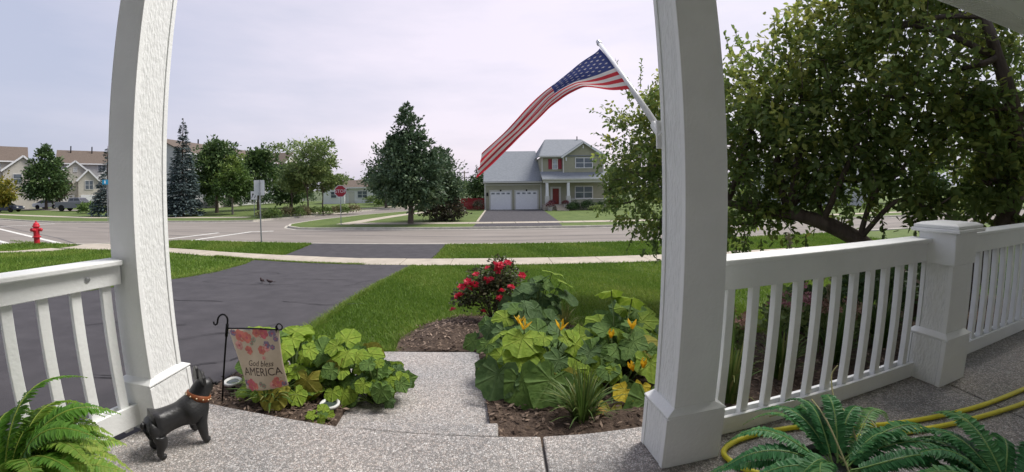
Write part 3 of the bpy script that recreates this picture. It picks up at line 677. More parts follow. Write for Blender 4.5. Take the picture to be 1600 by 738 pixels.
# ---- the house across the street
H = thing('house', 'sage green two storey house with grey roof and two white garage doors', 'house', (0, 39.5, GZ))
def lz(z): return z-GZ
def siding(mb, x0, x1, y, z0, z1, step=.19, zfun=None):
    z = z0
    while z < z1-.02:
        zt = min(z+step, z1)
        a, b = x0, x1
        if zfun: a, b = zfun((z+zt)/2)
        if b-a > .1: mb.add([(a, y-.022, z), (b, y-.022, z), (b, y, z), (a, y, z), (a, y-.004, zt-.004), (b, y-.004, zt-.004), (b, y, zt-.004), (a, y, zt-.004)], [(0, 1, 5, 4), (3, 0, 4, 7), (1, 2, 6, 5), (0, 3, 2, 1), (4, 5, 6, 7)])
        z = zt
def sid(mb_args, parent, name='siding', m_=None):
    m = MB()
    for a in mb_args: siding(m, *a)
    o = m.build(name, m_ or SAGE, parent); o['kind'] = 'stuff'; return o
# solid walls
m = MB(); m.prism([(-1.05, .02), (4.93, .02), (4.93, 10), (-1.05, 10)], 0, lz(1.72)); m.add([(-1.05, .05, lz(1.72)), (-1.05, 5.5, lz(5.4)), (-1.05, 10, lz(1.72)), (4.9, .05, lz(1.72)), (4.9, 5.5, lz(5.4)), (4.9, 10, lz(1.72))], [(0, 1, 2), (5, 4, 3), (0, 3, 4, 1), (1, 4, 5, 2), (0, 2, 5, 3)]); m.build('garage_wall', SAGE, H)
m = MB(); m.prism([(4.935, .02), (11.6, .02), (11.6, 9), (4.935, 9)], 0, lz(4.45)); m.build('wall', SAGE, H)
m = MB(); m.prism([(7.16, -.3), (11.5, -.3), (11.5, .018), (7.16, .018)], lz(2.45), lz(4.5)); m.add([(7.16, -.3, lz(4.5)), (9.33, -.3, lz(5.85)), (11.5, -.3, lz(4.5)), (7.16, 3.5, lz(4.5)), (9.33, 3.5, lz(5.85)), (11.5, 3.5, lz(4.5))], [(0, 2, 1), (3, 4, 5), (0, 1, 4, 3), (1, 2, 5, 4)]); m.build('gable_wall', SAGE, H)
sid([(-1.05, 4.93, 0, 0, lz(1.70))], H); sid([(5.0, 7.14, 0, lz(2.9), lz(4.36))], H)
gabf = lambda z: (7.16+max(0, (z-lz(4.5))*1.6), 11.5-max(0, (z-lz(4.5))*1.6))
sid([(7.16, 11.5, -.302, lz(2.45), lz(5.8), .19, gabf)], H)
sid([(7.0, 11.6, 0, .55, lz(1.7))], H); sid([(4.95, 5.9, 0, .55, lz(1.7))], H)
# roofs
def slope(mb, a, b, c, d, th=.10, mi=0):
    A = [Vector(p) for p in (a, b, c, d)]; nn = (A[1]-A[0]).cross(A[3]-A[0]).normalized()
    if nn.z < 0: nn = -nn
    mb.add([tuple(p) for p in A]+[tuple(p+nn*th) for p in A], [(3, 2, 1, 0), (4, 5, 6, 7), (0, 1, 5, 4), (1, 2, 6, 5), (2, 3, 7, 6), (3, 0, 4, 7)], mi)
m = MB(); slope(m, (-1.15, -.35, lz(1.82)), (4.93, -.35, lz(1.82)), (4.93, 5.5, lz(5.5)), (-1.15, 5.5, lz(5.5))); slope(m, (-1.15, 5.52, lz(5.5)), (4.93, 5.52, lz(5.5)), (4.93, 10.4, lz(1.8)), (-1.15, 10.4, lz(1.8))); m.build('garage_roof', SHING, H)
m = MB(); slope(m, (4.7, -.4, lz(4.42)), (11.9, -.4, lz(4.42)), (10.25, 4.5, lz(6.75)), (6.0, 4.5, lz(6.75)))
slope(m, (4.7, 9.4, lz(4.42)), (4.7, -.4, lz(4.44)), (6.0, 4.5, lz(6.76)), (6.0, 4.55, lz(6.76)), .09)
slope(m, (11.9, -.4, lz(4.44)), (11.9, 9.4, lz(4.42)), (10.25, 4.55, lz(6.76)), (10.25, 4.5, lz(6.76)), .09); m.build('roof', SHING, H)
m = MB(); slope(m, (6.95, -.6, lz(4.33)), (6.95, 4.4, lz(4.33)), (9.33, 4.4, lz(5.92)), (9.33, -.6, lz(5.92))); slope(m, (9.335, -.6, lz(5.92)), (9.335, 4.4, lz(5.92)), (11.75, 4.4, lz(4.31)), (11.75, -.6, lz(4.31))); m.build('gable_roof', SHING, H)
m = MB(); slope(m, (4.8, -1.75, lz(2.02)), (11.75, -1.75, lz(2.02)), (11.75, -.03, lz(2.82)), (4.8, -.03, lz(2.82)), .08); m.build('porch_roof', SHING, H)
# trim
for nm, c, d in (('gutter', (1.9, -.42, lz(1.80)), (6.1, .10, .13)), ('gutter', (5.8, -.46, lz(4.42)), (2.3, .10, .12)), ('gutter', (8.28, -1.82, lz(2.03)), (7.0, .10, .12)), ('frieze', (1.94, -.035, lz(1.56)), (5.98, .03, .16)), ('porch_beam', (8.28, -1.62, lz(1.83)), (6.8, .16, .26)),
                 ('corner_board', (-1.0, -.03, lz(.32)), (.14, .03, 2.78)), ('corner_board', (4.86, -.03, lz(.32)), (.13, .03, 2.78)), ('corner_board', (5.02, -.03, lz(3.6)), (.13, .03, 1.5)), ('corner_board', (7.2, -.335, lz(3.45)), (.12, .03, 2.0)), ('corner_board', (11.46, -.335, lz(3.45)), (.12, .03, 2.0)), ('window_band', (9.33, -.335, lz(2.62)), (4.3, .03, .1))):
    m = MB(); m.box(c, d); m.build(nm, TRIM, H)
for a, b in (((6.95, -.64, lz(4.30)), (9.33, -.64, lz(5.90))), ((9.33, -.64, lz(5.90)), (11.75, -.64, lz(4.28)))):
    m = MB(); m.bar(a, b, .05, .17); m.build('rake_board', TRIMW, H)
for a in ((7.5, 4.15), (9.33, 5.45), (11.2, 4.15)):
    m = MB(); m.box((a[0], -.37, lz(a[1])), (.13, .08, .36)); m.build('bracket', TRIMW, H)
m = MB(); m.tube([(9.7, 4.2, lz(6.5)), (9.7, 4.2, lz(7.15))], .06, 8); m.build('vent_pipe', BLACK, H)
def window(parent, c, wdt, hgt, n=1, yn=-1, fr=TRIMW, gl=GLASS, mull=True, th=.05, M=None):
    """window with frame, n sashes, panes; c is centre on the wall plane; faces -y of the local frame"""
    cx, cy, cz = c; f = .07
    w_ = MB(); w_.box((cx, cy-.02, cz+hgt/2+f/2), (wdt+2*f, th, f)); w_.box((cx, cy-.02, cz-hgt/2-f/2), (wdt+2*f, th+.03, f))
    for s in (-1, 1): w_.box((cx+s*(wdt/2+f/2), cy-.02, cz), (f, th, hgt))
    for k in range(1, n): w_.box((cx-wdt/2+wdt*k/n, cy-.02, cz), (.07, th-.01, hgt))
    w_.box((cx, cy-.012, cz), (wdt, .03, .05))
    fo = w_.build('window', fr, parent); fo['kind'] = 'structure'; del fo['kind']
    for k in range(n):
        for v in (-1, 1):
            p = MB(); p.box((cx-wdt/2+wdt*(k+.5)/n, cy-.004, cz+v*hgt/4), (wdt/n-.07, .02, hgt/2-.05)); po = p.build('pane', gl, fo)
    return fo
window(H, (9.40, -.33, lz(3.76)), 1.75, .98, 2, gl=GLASS)
window(H, (9.43, -.02, lz(.68)), 1.80, 1.2, 2, gl=GLASS)
window(H, (6.38, -.02, lz(3.67)), .42, .98, 1, gl=GLASSL)
for x in (5.86, 6.90):
    m = MB(); m.box((x, -.03, lz(3.67)), (.37, .05, 1.05)); so_ = m.build('shutter', REDP, H)
m = MB()
for x0, x1 in ((-.43, 1.70), (2.21, 4.48)):
    d = MB(); d.box(((x0+x1)/2, -.005, lz(-.11)), (x1-x0, .05, 1.92)); do = d.build('garage_door', TRIMW, H)
    for r_ in range(3):
        p = MB()
        p.box(((x0+x1)/2, -.033, .24+.47*r_), (x1-x0-.06, .018, .44)); p.build('panel', TRIMW, do)
    for k in range(4):
        cx = x0+(x1-x0)*(k+.5)/4; p = MB(); p.box((cx, -.035, lz(.64)), (.33, .02, .17)); p.build('pane', GLASS, do)
        for q in (-.085, .085):
            p = MB(); p.box((cx+q, -.049, lz(.64)), (.03, .012, .17)); p.build('muntin', TRIMW, do)
    for s in (x0-.07, x1+.07):
        t_ = MB(); t_.box((s, -.03, lz(-.08)), (.12, .05, 1.98)); t_.build('door_casing', TRIM, H)
    t_ = MB(); t_.box(((x0+x1)/2, -.03, lz(.93)), (x1-x0+.26, .05, .12)); t_.build('door_casing', TRIM, H)
    t_ = MB(); t_.ball(((x0+x1)/2, -.10, lz(.96)), (.09, .07, .09), 8, 6); t_.build('door_ornament', BLACK, H)  # black dot ornament above the door, gives no light
m = MB(); m.lathe([(.05, -.18), (.09, -.1), (.09, .12), (.03, .2)], (-.76, -.1, lz(.56)), 8); m.build('wall_lamp', BLACK, H)
# front door and porch
m = MB(); m.box((6.43, -.01, lz(.28)), (.62, .06, 1.62)); dr = m.build('door', DOORR, H)
for z in (-.15, .35, .82):
    p = MB(); p.box((6.43, -.045, lz(z)), (.42, .012, .36)); p.build('panel', DOORR, dr)
for c, d in (((5.98, -.03, lz(.3)), (.2, .05, 1.7)), ((6.88, -.03, lz(.3)), (.2, .05, 1.7)), ((6.43, -.03, lz(1.2)), (1.15, .06, .17))):
    m = MB(); m.box(c, d); m.build('door_casing', TRIM, H)
m = MB(); m.prism([(4.95, -1.75), (11.4, -1.75), (11.4, -.03), (4.95, -.03)], 0, .53); m.build('porch_base', CONC, H)
for k in range(4):
    m = MB(); m.box((6.68, -1.9-.28*(3-k), .06+.13*k-.065+.03), (1.15, .29, .13*(k+1) if False else .13)); m.build('step', CONC, H)
    if k: m = MB(); m.box((6.68, -1.9-.28*(3-k), .045+.065*(k-1)), (1.13, .27, .13*k-.07+.02)); m.build('riser', CONC, H)
for x in (5.29, 7.45):
    m = MB(); m.box((x, -1.6, .53+.45), (.42, .36, .9)); m.build('column_base', TRIM, H)
    m = MB(); m.box((x, -1.6, .53+.9+.66), (.30, .28, 1.32), top=.8); m.build('column', TRIMW, H)
m = MB(); m.box((9.45, -1.66, .62), (3.7, .12, .86)); m.build('porch_half_wall', SAGE, H)
sid([(7.62, 11.3, -1.725, .22, 1.03)], H)
m = MB(); m.box((9.45, -1.68, 1.09), (3.75, .24, .08)); m.build('half_wall_cap', TRIM, H)

# ---- shrubs and small plants as leaf clouds
def blob(rng, n, c, r, size, tint, flat=.7, shell=.55):
    d = norm(rng.normal(size=(n, 3))); d[:, 2] = np.where(d[:, 2] < -.3, -d[:, 2], d[:, 2])
    rad = rng.uniform(shell, 1, n)[:, None]; wob = 1+.18*np.sin(d[:, :1]*7+d[:, 1:2]*5+c[0])*np.cos(d[:, 2:3]*6+c[1])
    P = np.array(c)+d*np.array(r)*rad*wob
    D = norm(d*.7+rng.normal(size=(n, 3))*.6); N = norm(d+rng.normal(size=(n, 3))*.5)
    L = size*rng.uniform(.7, 1.3, n)
    T = np.clip(tint+rng.normal(size=n)*.14+.10*(rad[:, 0]-.75), 0, 1)
    return leaves(P, D, N, L, L*.62, T, .15)
F_DK = leaf_mat('foliage_dark', (0.028, 0.058, 0.024), (0.062, 0.112, 0.037), (0.145, 0.213, 0.065), trans=.2)
F_MD = leaf_mat('foliage_mid', (0.052, 0.092, 0.026), (0.100, 0.173, 0.042), (0.233, 0.307, 0.067), trans=.25)
F_LT = leaf_mat('foliage_light', (0.101, 0.156, 0.055), (0.188, 0.258, 0.086), (0.344, 0.406, 0.140), trans=.3)
F_YL = leaf_mat('foliage_yellow', (.07, .10, .02), (.20, .20, .03), (.38, .28, .04), trans=.3)
F_BL = leaf_mat('foliage_blue_spruce', (0.046, 0.070, 0.068), (0.092, 0.127, 0.124), (0.176, 0.223, 0.223), trans=.1)
F_PN = leaf_mat('foliage_pine', (0.042, 0.076, 0.042), (0.095, 0.148, 0.076), (0.210, 0.283, 0.143), trans=.12)
F_RB = leaf_mat('foliage_red_brown', (.042, .040, .026), (.078, .072, .045), (.15, .12, .075), trans=.15)
F_BUR = leaf_mat('foliage_burgundy', (.06, .012, .018), (.13, .03, .04), (.30, .10, .10), trans=.2)
F_TAN = leaf_mat('foliage_tan', (.11, .095, .045), (.19, .165, .08), (.30, .26, .14), trans=.2)
def shrub(label, loc, r, matl, tint=.5, size=.12, n=500, name='shrub', cat='shrub', group=None, seed=1, extra=None):
    rng = np.random.default_rng(seed)
    parts = [blob(rng, n, (0, 0, r[2]*.45), r, size, tint)]
    parts += [blob(rng, n//6, (rng.uniform(-.6, .6)*r[0], rng.uniform(-.6, .6)*r[1], r[2]*rng.uniform(.4, .9)), (r[0]*.45, r[1]*.45, r[2]*.4), size, tint+.08) for _ in range(3)]
    V, F, T = cat_(parts); V[:, 2] = np.maximum(V[:, 2], .01)
    o = link(name, npmesh(name, V, F, matl, T)); o.location = loc
    return tag(o, label, cat, group)
def ell(px): return px
# foundation planting at the house across
for k, (x, y, r, lb) in enumerate((((7.55), 36.9, (.52, .45, .55), 'round clipped boxwood beside the house steps, the front one'), (8.0, 37.35, (.55, .45, .62), 'dark boxwood behind the front round one by the house steps'), (9.35, 37.3, (.85, .5, .70), 'wide dark yew under the lower window of the green house'), (10.6, 37.4, (.5, .4, .6), 'dark shrub right of the wide yew at the green house'))):
    shrub(lb, (x, y, GZ), r, F_DK, .45, .10, 700, group='foundation shrubs', seed=20+k)
shrub('pale hosta clump in front of the yew at the green house', (9.95, 36.7, GZ), (.7, .45, .34), F_LT, .75, .18, 300, name='hosta', cat='plant', seed=31)
shrub('pinkish shrub at the garage corner beside the red fence', (-1.7, 39.0, GZ), (.65, .5, .75), F_RB, .75, .14, 420, seed=32)
shrub('yellow green bush at the right end of the green house', (12.6, 37.2, GZ), (1.1, .8, 1.0), F_MD, .75, .15, 800, seed=33)
shrub('red leaved shrub right of the green house', (12.3, 38.3, GZ), (.55, .5, .9), F_BUR, .7, .14, 500, seed=34)
POT = mat('pale_pot', (.45, .42, .40), var=.1)
for k, (x, y, z, s, lb) in enumerate(((5.45, 37.0, GZ, 1.25, 'burgundy flowers in a pale pot left of the house steps, lower one'), (5.75, 37.55, GZ+.34, 1.0, 'burgundy flowers in a pot beside the left porch column across the street'), (7.05, 37.3, GZ+.30, 1.0, 'burgundy flowers in a pot right of the house steps'))):
    t = thing('flower_pot', lb, 'flower pot', (x, y, z), 0, 'pots by the house steps')
    m = MB(); m.lathe([(.16*s, 0), (.22*s, .26*s), (.24*s, .28*s), (.2*s, .28*s)], (0, 0, .002), 10); m.build('pot', POT, t)
    rng = np.random.default_rng(40+k); V, F, T = cat_([blob(rng, 260, (0, 0, .42*s), (.36*s, .3*s, .26*s), .10, .6), blob(rng, 40, (0, 0, .5*s), (.36*s, .3*s, .24*s), .08, 1.0)])
    link('flowers', npmesh('flowers', V, F, F_BUR, T), t)

# ---- trees
def trunk(mb, pts, r0, r1, n=8):
    P = smooth_path(pts, 5); k = len(P); mb.tube(P, [r0*(1-i/(k-1))+r1*i/(k-1) for i in range(k)], n)
def broadleaf(name, label, loc, lobes, n, size, matl, tint=.5, tr=None, seed=1, group=None, spread=.16, sprigs=0, cat='tree', jit=.16, topt=.0, bark=None):
    """crown = many leaf clumps spread through several lobes, so that the outline is ragged and sky shows through"""
    rng = np.random.default_rng(seed); t = thing(name, label, cat, loc, 0, group)
    lobes = [(np.array(c, float), np.array(r, float)) for c, r in lobes]
    vol = np.array([np.prod(r)**(2/3) for _, r in lobes]); ncl = max(20, int(n/26)); parts = []; cents = []
    zmax = max(c[2]+r[2] for c, r in lobes); zmin = min(c[2]-r[2] for c, r in lobes)
    for i in range(ncl):
        c, r = lobes[rng.choice(len(lobes), p=vol/vol.sum())]
        d = norm(rng.normal(size=3)); q = c+d*r*(rng.uniform(.35, 1.0)**.6)*(1+.12*rng.normal()); cents.append(q)
        k = 26; s = spread*r.mean()*rng.uniform(.6, 1.5)
        P = q+rng.normal(size=(k, 3))*s*np.array([1, 1, .6]); D = norm(P-c+rng.normal(size=(k, 3))*r.mean()*.7); N = norm(rng.normal(size=(k, 3))*.7+np.array([0, 0, 1]))
        L = size*rng.uniform(.65, 1.3, k); ct = rng.normal()*jit
        h_ = (q[2]-zmin)/(zmax-zmin)
        parts.append(leaves(P, D, N, L, L*.6, np.clip(tint+ct+rng.normal(size=k)*.1+topt*(h_-.5), 0, 1), .15))
    for i in range(sprigs):
        c, r = lobes[rng.integers(len(lobes))]; d = norm(rng.normal(size=3)+np.array([0, 0, .6])); a = c+d*r*.8; k = 14
        P = a+d*np.linspace(0, r.mean()*.5, k)[:, None]+rng.normal(size=(k, 3))*size*.2
        parts.append(leaves(P, norm(d+rng.normal(size=(k, 3))*.8), norm(rng.normal(size=(k, 3))), np.full(k, size), np.full(k, size*.5), np.full(k, tint), .1))
    V, F, T = cat_(parts); link('crown', npmesh('crown', V, F, matl, T), t)
    if tr:
        m = MB(); h, r0 = tr; trunk(m, [(0, 0, -.1), (rng.normal()*.05, 0, h*.5), (0, 0, h), (0, 0, h+(zmax-h)*.55)], r0, r0*.35)
        for i in range(7):
            q = cents[rng.integers(len(cents))]; b0 = (0, 0, h*rng.uniform(.8, 1.3)); trunk(m, [b0, tuple((np.array(b0)+q)/2+np.array([0, 0, .1])), tuple(q)], r0*.4, r0*.1, 5)
        m.build('trunk', bark or BARK, t, smooth=True)
    return t
def spruce(name, label, loc, h, r, n, matl, tint=.5, seed=1, group=None, base=.05, size=.34, power=.95, tr=.16, levels=26, droop=.22, cat='tree'):
    rng = np.random.default_rng(seed); t = thing(name, label, cat, loc, 0, group)
    # boughs in whorls: each bough is a flat spray of needle clumps
    parts = []
    nb = n//22; tt = 1-np.sqrt(rng.uniform(0, 1, nb)); tt = np.round(tt*levels)/levels+rng.normal(size=nb)*.008; tt = np.clip(tt, 0, .985)
    for i in range(nb):
        z = h*(base+(1-base)*tt[i]); R = r*(1-tt[i])**power*rng.uniform(.72, 1.12)+.04*h*.1; a = rng.uniform(0, 2*PI); k = 22
        s = rng.uniform(.15, 1, k)**.7; side = rng.normal(size=k)*.16*R*(.4+s)
        dx, dy = math.cos(a), math.sin(a)
        P = np.stack([dx*R*s-dy*side, dy*R*s+dx*side, z-droop*R*s+.10*R*s**3+rng.normal(size=k)*size*.12], 1)
        D = norm(np.stack([dx-dy*rng.normal(size=k)*.5, dy+dx*rng.normal(size=k)*.5, -.25+rng.normal(size=k)*.25], 1)); N = norm(np.array([0, 0, 1])+rng.normal(size=(k, 3))*.4)
        L = size*rng.uniform(.6, 1.25, k)*(1-.5*tt[i]); T = tint+rng.normal()*.12+rng.normal(size=k)*.08+.18*(s-.6)
        parts.append(leaves(P, D, N, L, L*.42, np.clip(T, 0, 1), .1))
    V, F, T = cat_(parts); V[:, 2] = np.maximum(V[:, 2], .02); link('crown', npmesh('crown', V, F, matl, T), t)
    m = MB(); trunk(m, [(0, 0, -.1), (0, 0, h*.5), (0, 0, h*.98)], tr, .02); m.build('trunk', BARK, t, smooth=True)
    return t
# big pine at the corner of the side road: several heavy lobes
broadleaf('pine_tree', 'large dark pine with bare trunk at the corner lawn by the side road', (-5.54, 24.45, GZ), [((.0, 0, 2.9), (1.95, 1.7, 1.35)), ((-.15, 0, 4.7), (1.45, 1.4, 1.4)), ((-.5, 0, 1.9), (1.2, 1.1, .7)), ((.7, .2, 1.7), (1.3, 1.1, .8)), ((-.1, 0, 6.4), (.75, .75, 1.05)), ((.9, .1, 3.2), (1.5, 1.4, 1.3)), ((-1.5, 0, 2.4), (1.1, 1.1, .9)), ((.8, .2, 5.0), (.75, .8, 1.0)), ((-.75, 0, 5.1), (.65, .8, .9)), ((-.2, 0, 7.1), (.32, .32, .75)), ((1.6, .3, 3.9), (.7, .8, 1.1))], 15000, .24, F_PN, .5, (1.9, .21), 61, spread=.15, sprigs=60, jit=.17)
broadleaf('pine_tree', 'bushy conifer with reddish brown skirt just right of the large pine', (-3.7, 27.3, GZ), [((0, 0, 3.4), (1.15, 1.1, 1.5)), ((.3, 0, 2.2), (1.3, 1.2, 1.2)), ((-.2, 0, 4.4), (.6, .6, .8))], 5200, .22, F_PN, .55, (1.2, .14), 62, spread=.17, sprigs=30)
broadleaf('shrub', 'reddish brown juniper thicket under the large pine', (-3.75, 26.6, GZ), [((0, 0, .9), (1.45, 1.0, .85)), ((-.9, .2, 1.0), (.8, .8, .9)), ((.8, 0, .75), (.8, .8, .7))], 3600, .18, F_RB, .5, (.5, .08), 63, spread=.18, cat='shrub')
broadleaf('pine_tree', 'dark tree along the side road left of the large pine', (-13.6, 46.5, GZ), [((0, 0, 4.6), (2.4, 2.2, 2.4)), ((1.0, 0, 6.6), (1.6, 1.5, 1.7)), ((-1.5, 0, 3.6), (1.6, 1.5, 1.4)), ((1.6, 0, 4), (2, 2, 2))], 6500, .34, F_PN, .45, (2.1, .2), 64, spread=.16, sprigs=20)
broadleaf('shade_tree', 'shade tree far along the side road behind the large pine', (-13.4, 57, GZ), [((0, 0, 4.4), (2.6, 2.4, 2.2)), ((-.6, 0, 6), (1.6, 1.6, 1.6))], 3600, .4, F_DK, .6, (2.3, .18), 65, group='trees along the side road')
# left group
broadleaf('shade_tree', 'broad dark green tree alone at the far left townhouses', az(-58.65, 79), [((0, 0, 4.6), (3.2, 3, 2.7)), ((.1, 0, 7.0), (1.9, 1.9, 2.2)), ((-.4, 0, 2.9), (3.6, 3, 1.2)), ((0, 0, 8.7), (.8, .8, .9))], 9500, .42, F_DK, .55, (2.0, .26), 66, spread=.15, sprigs=20, jit=.15)
broadleaf('ornamental_tree', 'small yellow orange tree at the left edge by the townhouses', az(-63.1, 74), [((0, 0, 2.9), (2.0, 1.8, 1.7)), ((1.2, 0, 2.2), (1.2, 1, 1.1))], 2200, .4, F_YL, .55, (1.3, .12), 67, spread=.2)
broadleaf('ornamental_tree', 'dark reddish tree tucked beside the broad green tree', az(-57.25, 84), [((0, 0, 3.9), (1.5, 1.4, 2.0)), ((-.4, 0, 2.6), (1.5, 1.4, 1.4))], 2000, .4, F_RB, .45, (1.4, .14), 68, spread=.2)
spruce('spruce_tree', 'blue spruce mostly hidden behind the left porch post', az(-52.25, 49.7), 7.3, 1.7, 6500, F_BL, .42, 69, size=.36)
spruce('spruce_tree', 'tall blue spruce just right of the left porch post', (-29.9, 31.3, GZ), 9.6, 1.85, 15000, F_BL, .5, 70, size=.36, levels=30)
broadleaf('maple_tree', 'round dark maple right of the tall blue spruce', (-30.2, 36.6, GZ), [((0, 0, 4.6), (2.6, 2.4, 2.6)), ((-.3, 0, 6.4), (1.7, 1.7, 1.8)), ((1.1, 0, 5.6), (1.7, 1.6, 1.9)), ((-1.3, 0, 3.6), (1.7, 1.7, 1.6))], 8500, .36, F_DK, .62, (2.0, .22), 71, spread=.15, sprigs=25, jit=.16)
broadleaf('young_tree', 'small light green tree with yellow top and pale trunk', (-26.27, 34.2, GZ), [((0, 0, 2.9), (1.85, 1.7, 1.3)), ((.15, 0, 4.2), (1.15, 1.1, 1.4)), ((.3, 0, 5.3), (.5, .5, .75)), ((.9, 0, 3.1), (1.2, 1.1, 1.1))], 5200, .27, F_MD, .55, (1.15, .12), 72, spread=.15, sprigs=30, jit=.12, topt=.95, bark=mat('pale_bark', (.22, .19, .16), var=.2))
broadleaf('maple_tree', 'dark green tree right of the yellow topped one', (-28.5, 42.0, GZ), [((0, 0, 4.4), (2.3, 2.1, 2.5)), ((.5, 0, 6.1), (1.4, 1.4, 1.5))], 5200, .38, F_DK, .6, (1.7, .18), 73, spread=.16, sprigs=15)
broadleaf('maple_tree', 'lower dark tree behind the two arrow sign', (-27.0, 47, GZ), [((0, 0, 2.9), (2.6, 2.2, 2.3)), ((-.9, 0, 4.5), (1.3, 1.3, 1.2))], 4200, .38, F_DK, .55, (1.4, .18), 74, spread=.16, sprigs=15)
def locust(label, loc, seed, h, w_, tr):
    lob = []
    rng = np.random.default_rng(seed)
    for k in range(15):
        a = rng.uniform(0, 2*PI); q = rng.uniform(.2, 1)*w_; z = h*(.42+.55*rng.uniform(0, 1)**.8)
        lob.append(((math.cos(a)*q*(1.05-.25*z/h), math.sin(a)*q, z), (w_*.42, w_*.42, h*.055)))
    lob += [((0, 0, h*.62), (w_*.55, w_*.55, h*.18)), ((0, 0, h*.80), (w_*.42, w_*.42, h*.14))]
    return broadleaf('honey_locust', label, loc, lob, 4600, .26, F_LT, .5, tr, seed, group='airy trees in the corner bed', spread=.3, sprigs=60, jit=.18)
locust('airy light green locust tree, the taller one in the corner bed', (-17.4, 33.4, GZ), 75, 6.9, 2.7, (2.2, .10))
locust('airy light green locust tree, the lower right one in the corner bed', (-16.4, 34.6, GZ), 76, 5.4, 2.1, (1.7, .09))
locust('airy light green locust tree, the lower left one in the corner bed', (-19.6, 34.4, GZ), 77, 4.9, 2.0, (1.5, .09))
# bed shrubs at the corner
for k in range(13):
    f = k/12; x, y = -19.7+5.5*f+rs.normal()*.25, 29.3+7.6*f+rs.normal()*.5
    mt, lb, nm = ((F_TAN, 'tan ornamental grass mound', 'ornamental_grass'), (F_LT, 'pale green mounded perennial', 'perennial_plant'), (F_MD, 'green mounded shrub', 'shrub'))[k % 3]
    shrub('%s in the corner bed, %s plant from its near end' % (lb, ('first', 'second', 'third', 'fourth', 'fifth', 'sixth', 'seventh', 'eighth', 'ninth', 'tenth', 'eleventh', 'twelfth', 'thirteenth')[k]), (x, y, GZ), (.65+.2*rs.random(), .6, .45+.25*rs.random()), mt, .55, .16, 260, name=nm, cat='plant', group='corner bed plants', seed=80+k)
shrub('clipped green hedge mound beside the far pale house', (-18.5, 57.5, GZ), (2.0, 1.2, 1.0), F_LT, .45, .25, 500, seed=95)
shrub('low green hedge beside the side road', (-15.0, 50, GZ), (1.2, .9, .8), F_MD, .6, .25, 400, seed=96)
shrub('red flowering shrub by the side road', (-13.9, 50.5, GZ), (.9, .6, .6), F_BUR, .6, .2, 260, seed=97)
for k, (x, y, r) in enumerate(((-39.3, 47.5, (1.5, 1.2, 1.5)), (-39.0, 51.0, (1.6, 1.3, 1.3)), (-38.8, 55.0, (1.7, 1.4, 1.6)), (-38.3, 59.5, (1.8, 1.5, 1.4)), (-37.8, 64.5, (2.0, 1.6, 1.7)), (-36.5, 69.5, (2.2, 1.7, 1.6)))):  # dark bushes stand for hedge and shadow beneath the maples
    shrub('%s dark hedge and shadow bush from the left along the beige townhouse row' % ('first', 'second', 'third', 'fourth', 'fifth', 'sixth')[k], (x, y, GZ), r, F_DK, .35, .26, 900, name='hedge_shadow_bush', group='bushes along the townhouse row', seed=190+k)
# behind the red fence
spruce('spruce_tree', 'pointed spruce behind the red fence beside the house roof', az(-2.65, 58), 6.1, 1.5, 2600, F_PN, .4, 98, size=.4)
broadleaf('shade_tree', 'dark trees behind the red fence next to the utility pole', az(-2.2, 53), [((0, 0, 2.2), (1.9, 1.6, 1.9)), ((.6, 0, 3.0), (1.1, 1.1, 1.3))], 2600, .36, F_DK, .5, (1, .15), 99)
broadleaf('willow_tree', 'pale arching tree left of the utility pole', az(-6.0, 56), [((0, 0, 2.0), (1.9, 1.6, 1.6)), ((-.6, 0, 2.6), (1.3, 1.1, 1.0))], 2400, .36, F_LT, .3, (1, .15), 100)
broadleaf('shade_tree', 'yellow green tree right of the house across the street', az(17.3, 44), [((0, 0, 2.4), (1.7, 1.6, 1.7)), ((.4, 0, 3.6), (1.0, 1.0, 1.0))], 3000, .3, F_MD, .7, (1.0, .15), 101)
# far trees
k = 0; sk = {}; ORD = ('first', 'second', 'third', 'fourth', 'fifth', 'sixth', 'seventh', 'eighth', 'ninth', 'tenth', 'eleventh', 'twelfth', 'thirteenth')
for a, d, hh, ww in ((-24.5, 120, 5.2, 6), (-21.8, 150, 6.6, 7), (-19.4, 150, 6.8, 7), (-17.2, 140, 6.3, 6), (-14.5, 130, 5.5, 6), (-8.2, 110, 4.5, 5), (-10.5, 120, 4.8, 5), (-4.4, 100, 4.2, 5), (19.5, 60, 5.2, 3.5), (23.5, 66, 6.0, 4), (27, 58, 5.0, 3.5), (31.5, 62, 6.2, 4), (36, 60, 5.4, 4), (41, 64, 6.2, 4.4), (46, 60, 5.4, 4), (51.5, 62, 6, 4.2), (57, 60, 5.6, 4), (62, 64, 6, 4.2), (67, 60, 5.8, 4), (-47.5, 95, 7, 5), (-66, 120, 8, 7)):
    side = 'above the far left townhouses' if a < -40 else 'left of the large pine' if a < -12 else ('between the large pine and the house' if a < 0 else 'behind the crabapple crown'); k += 1; sk[side] = sk.get(side, 0)+1
    broadleaf('distant_tree', '%s distant tree from the left %s' % (ORD[sk[side]-1], side), az(a, d), [((0, 0, hh*.55), (ww*.5, ww*.5, hh*.45)), ((ww*.2, 0, hh*.7), (ww*.3, ww*.3, hh*.3))], 1100, .55, F_DK if k % 3 else F_MD, .6, (hh*.25, .2), 110+k, group='distant trees %s' % side, spread=.2)

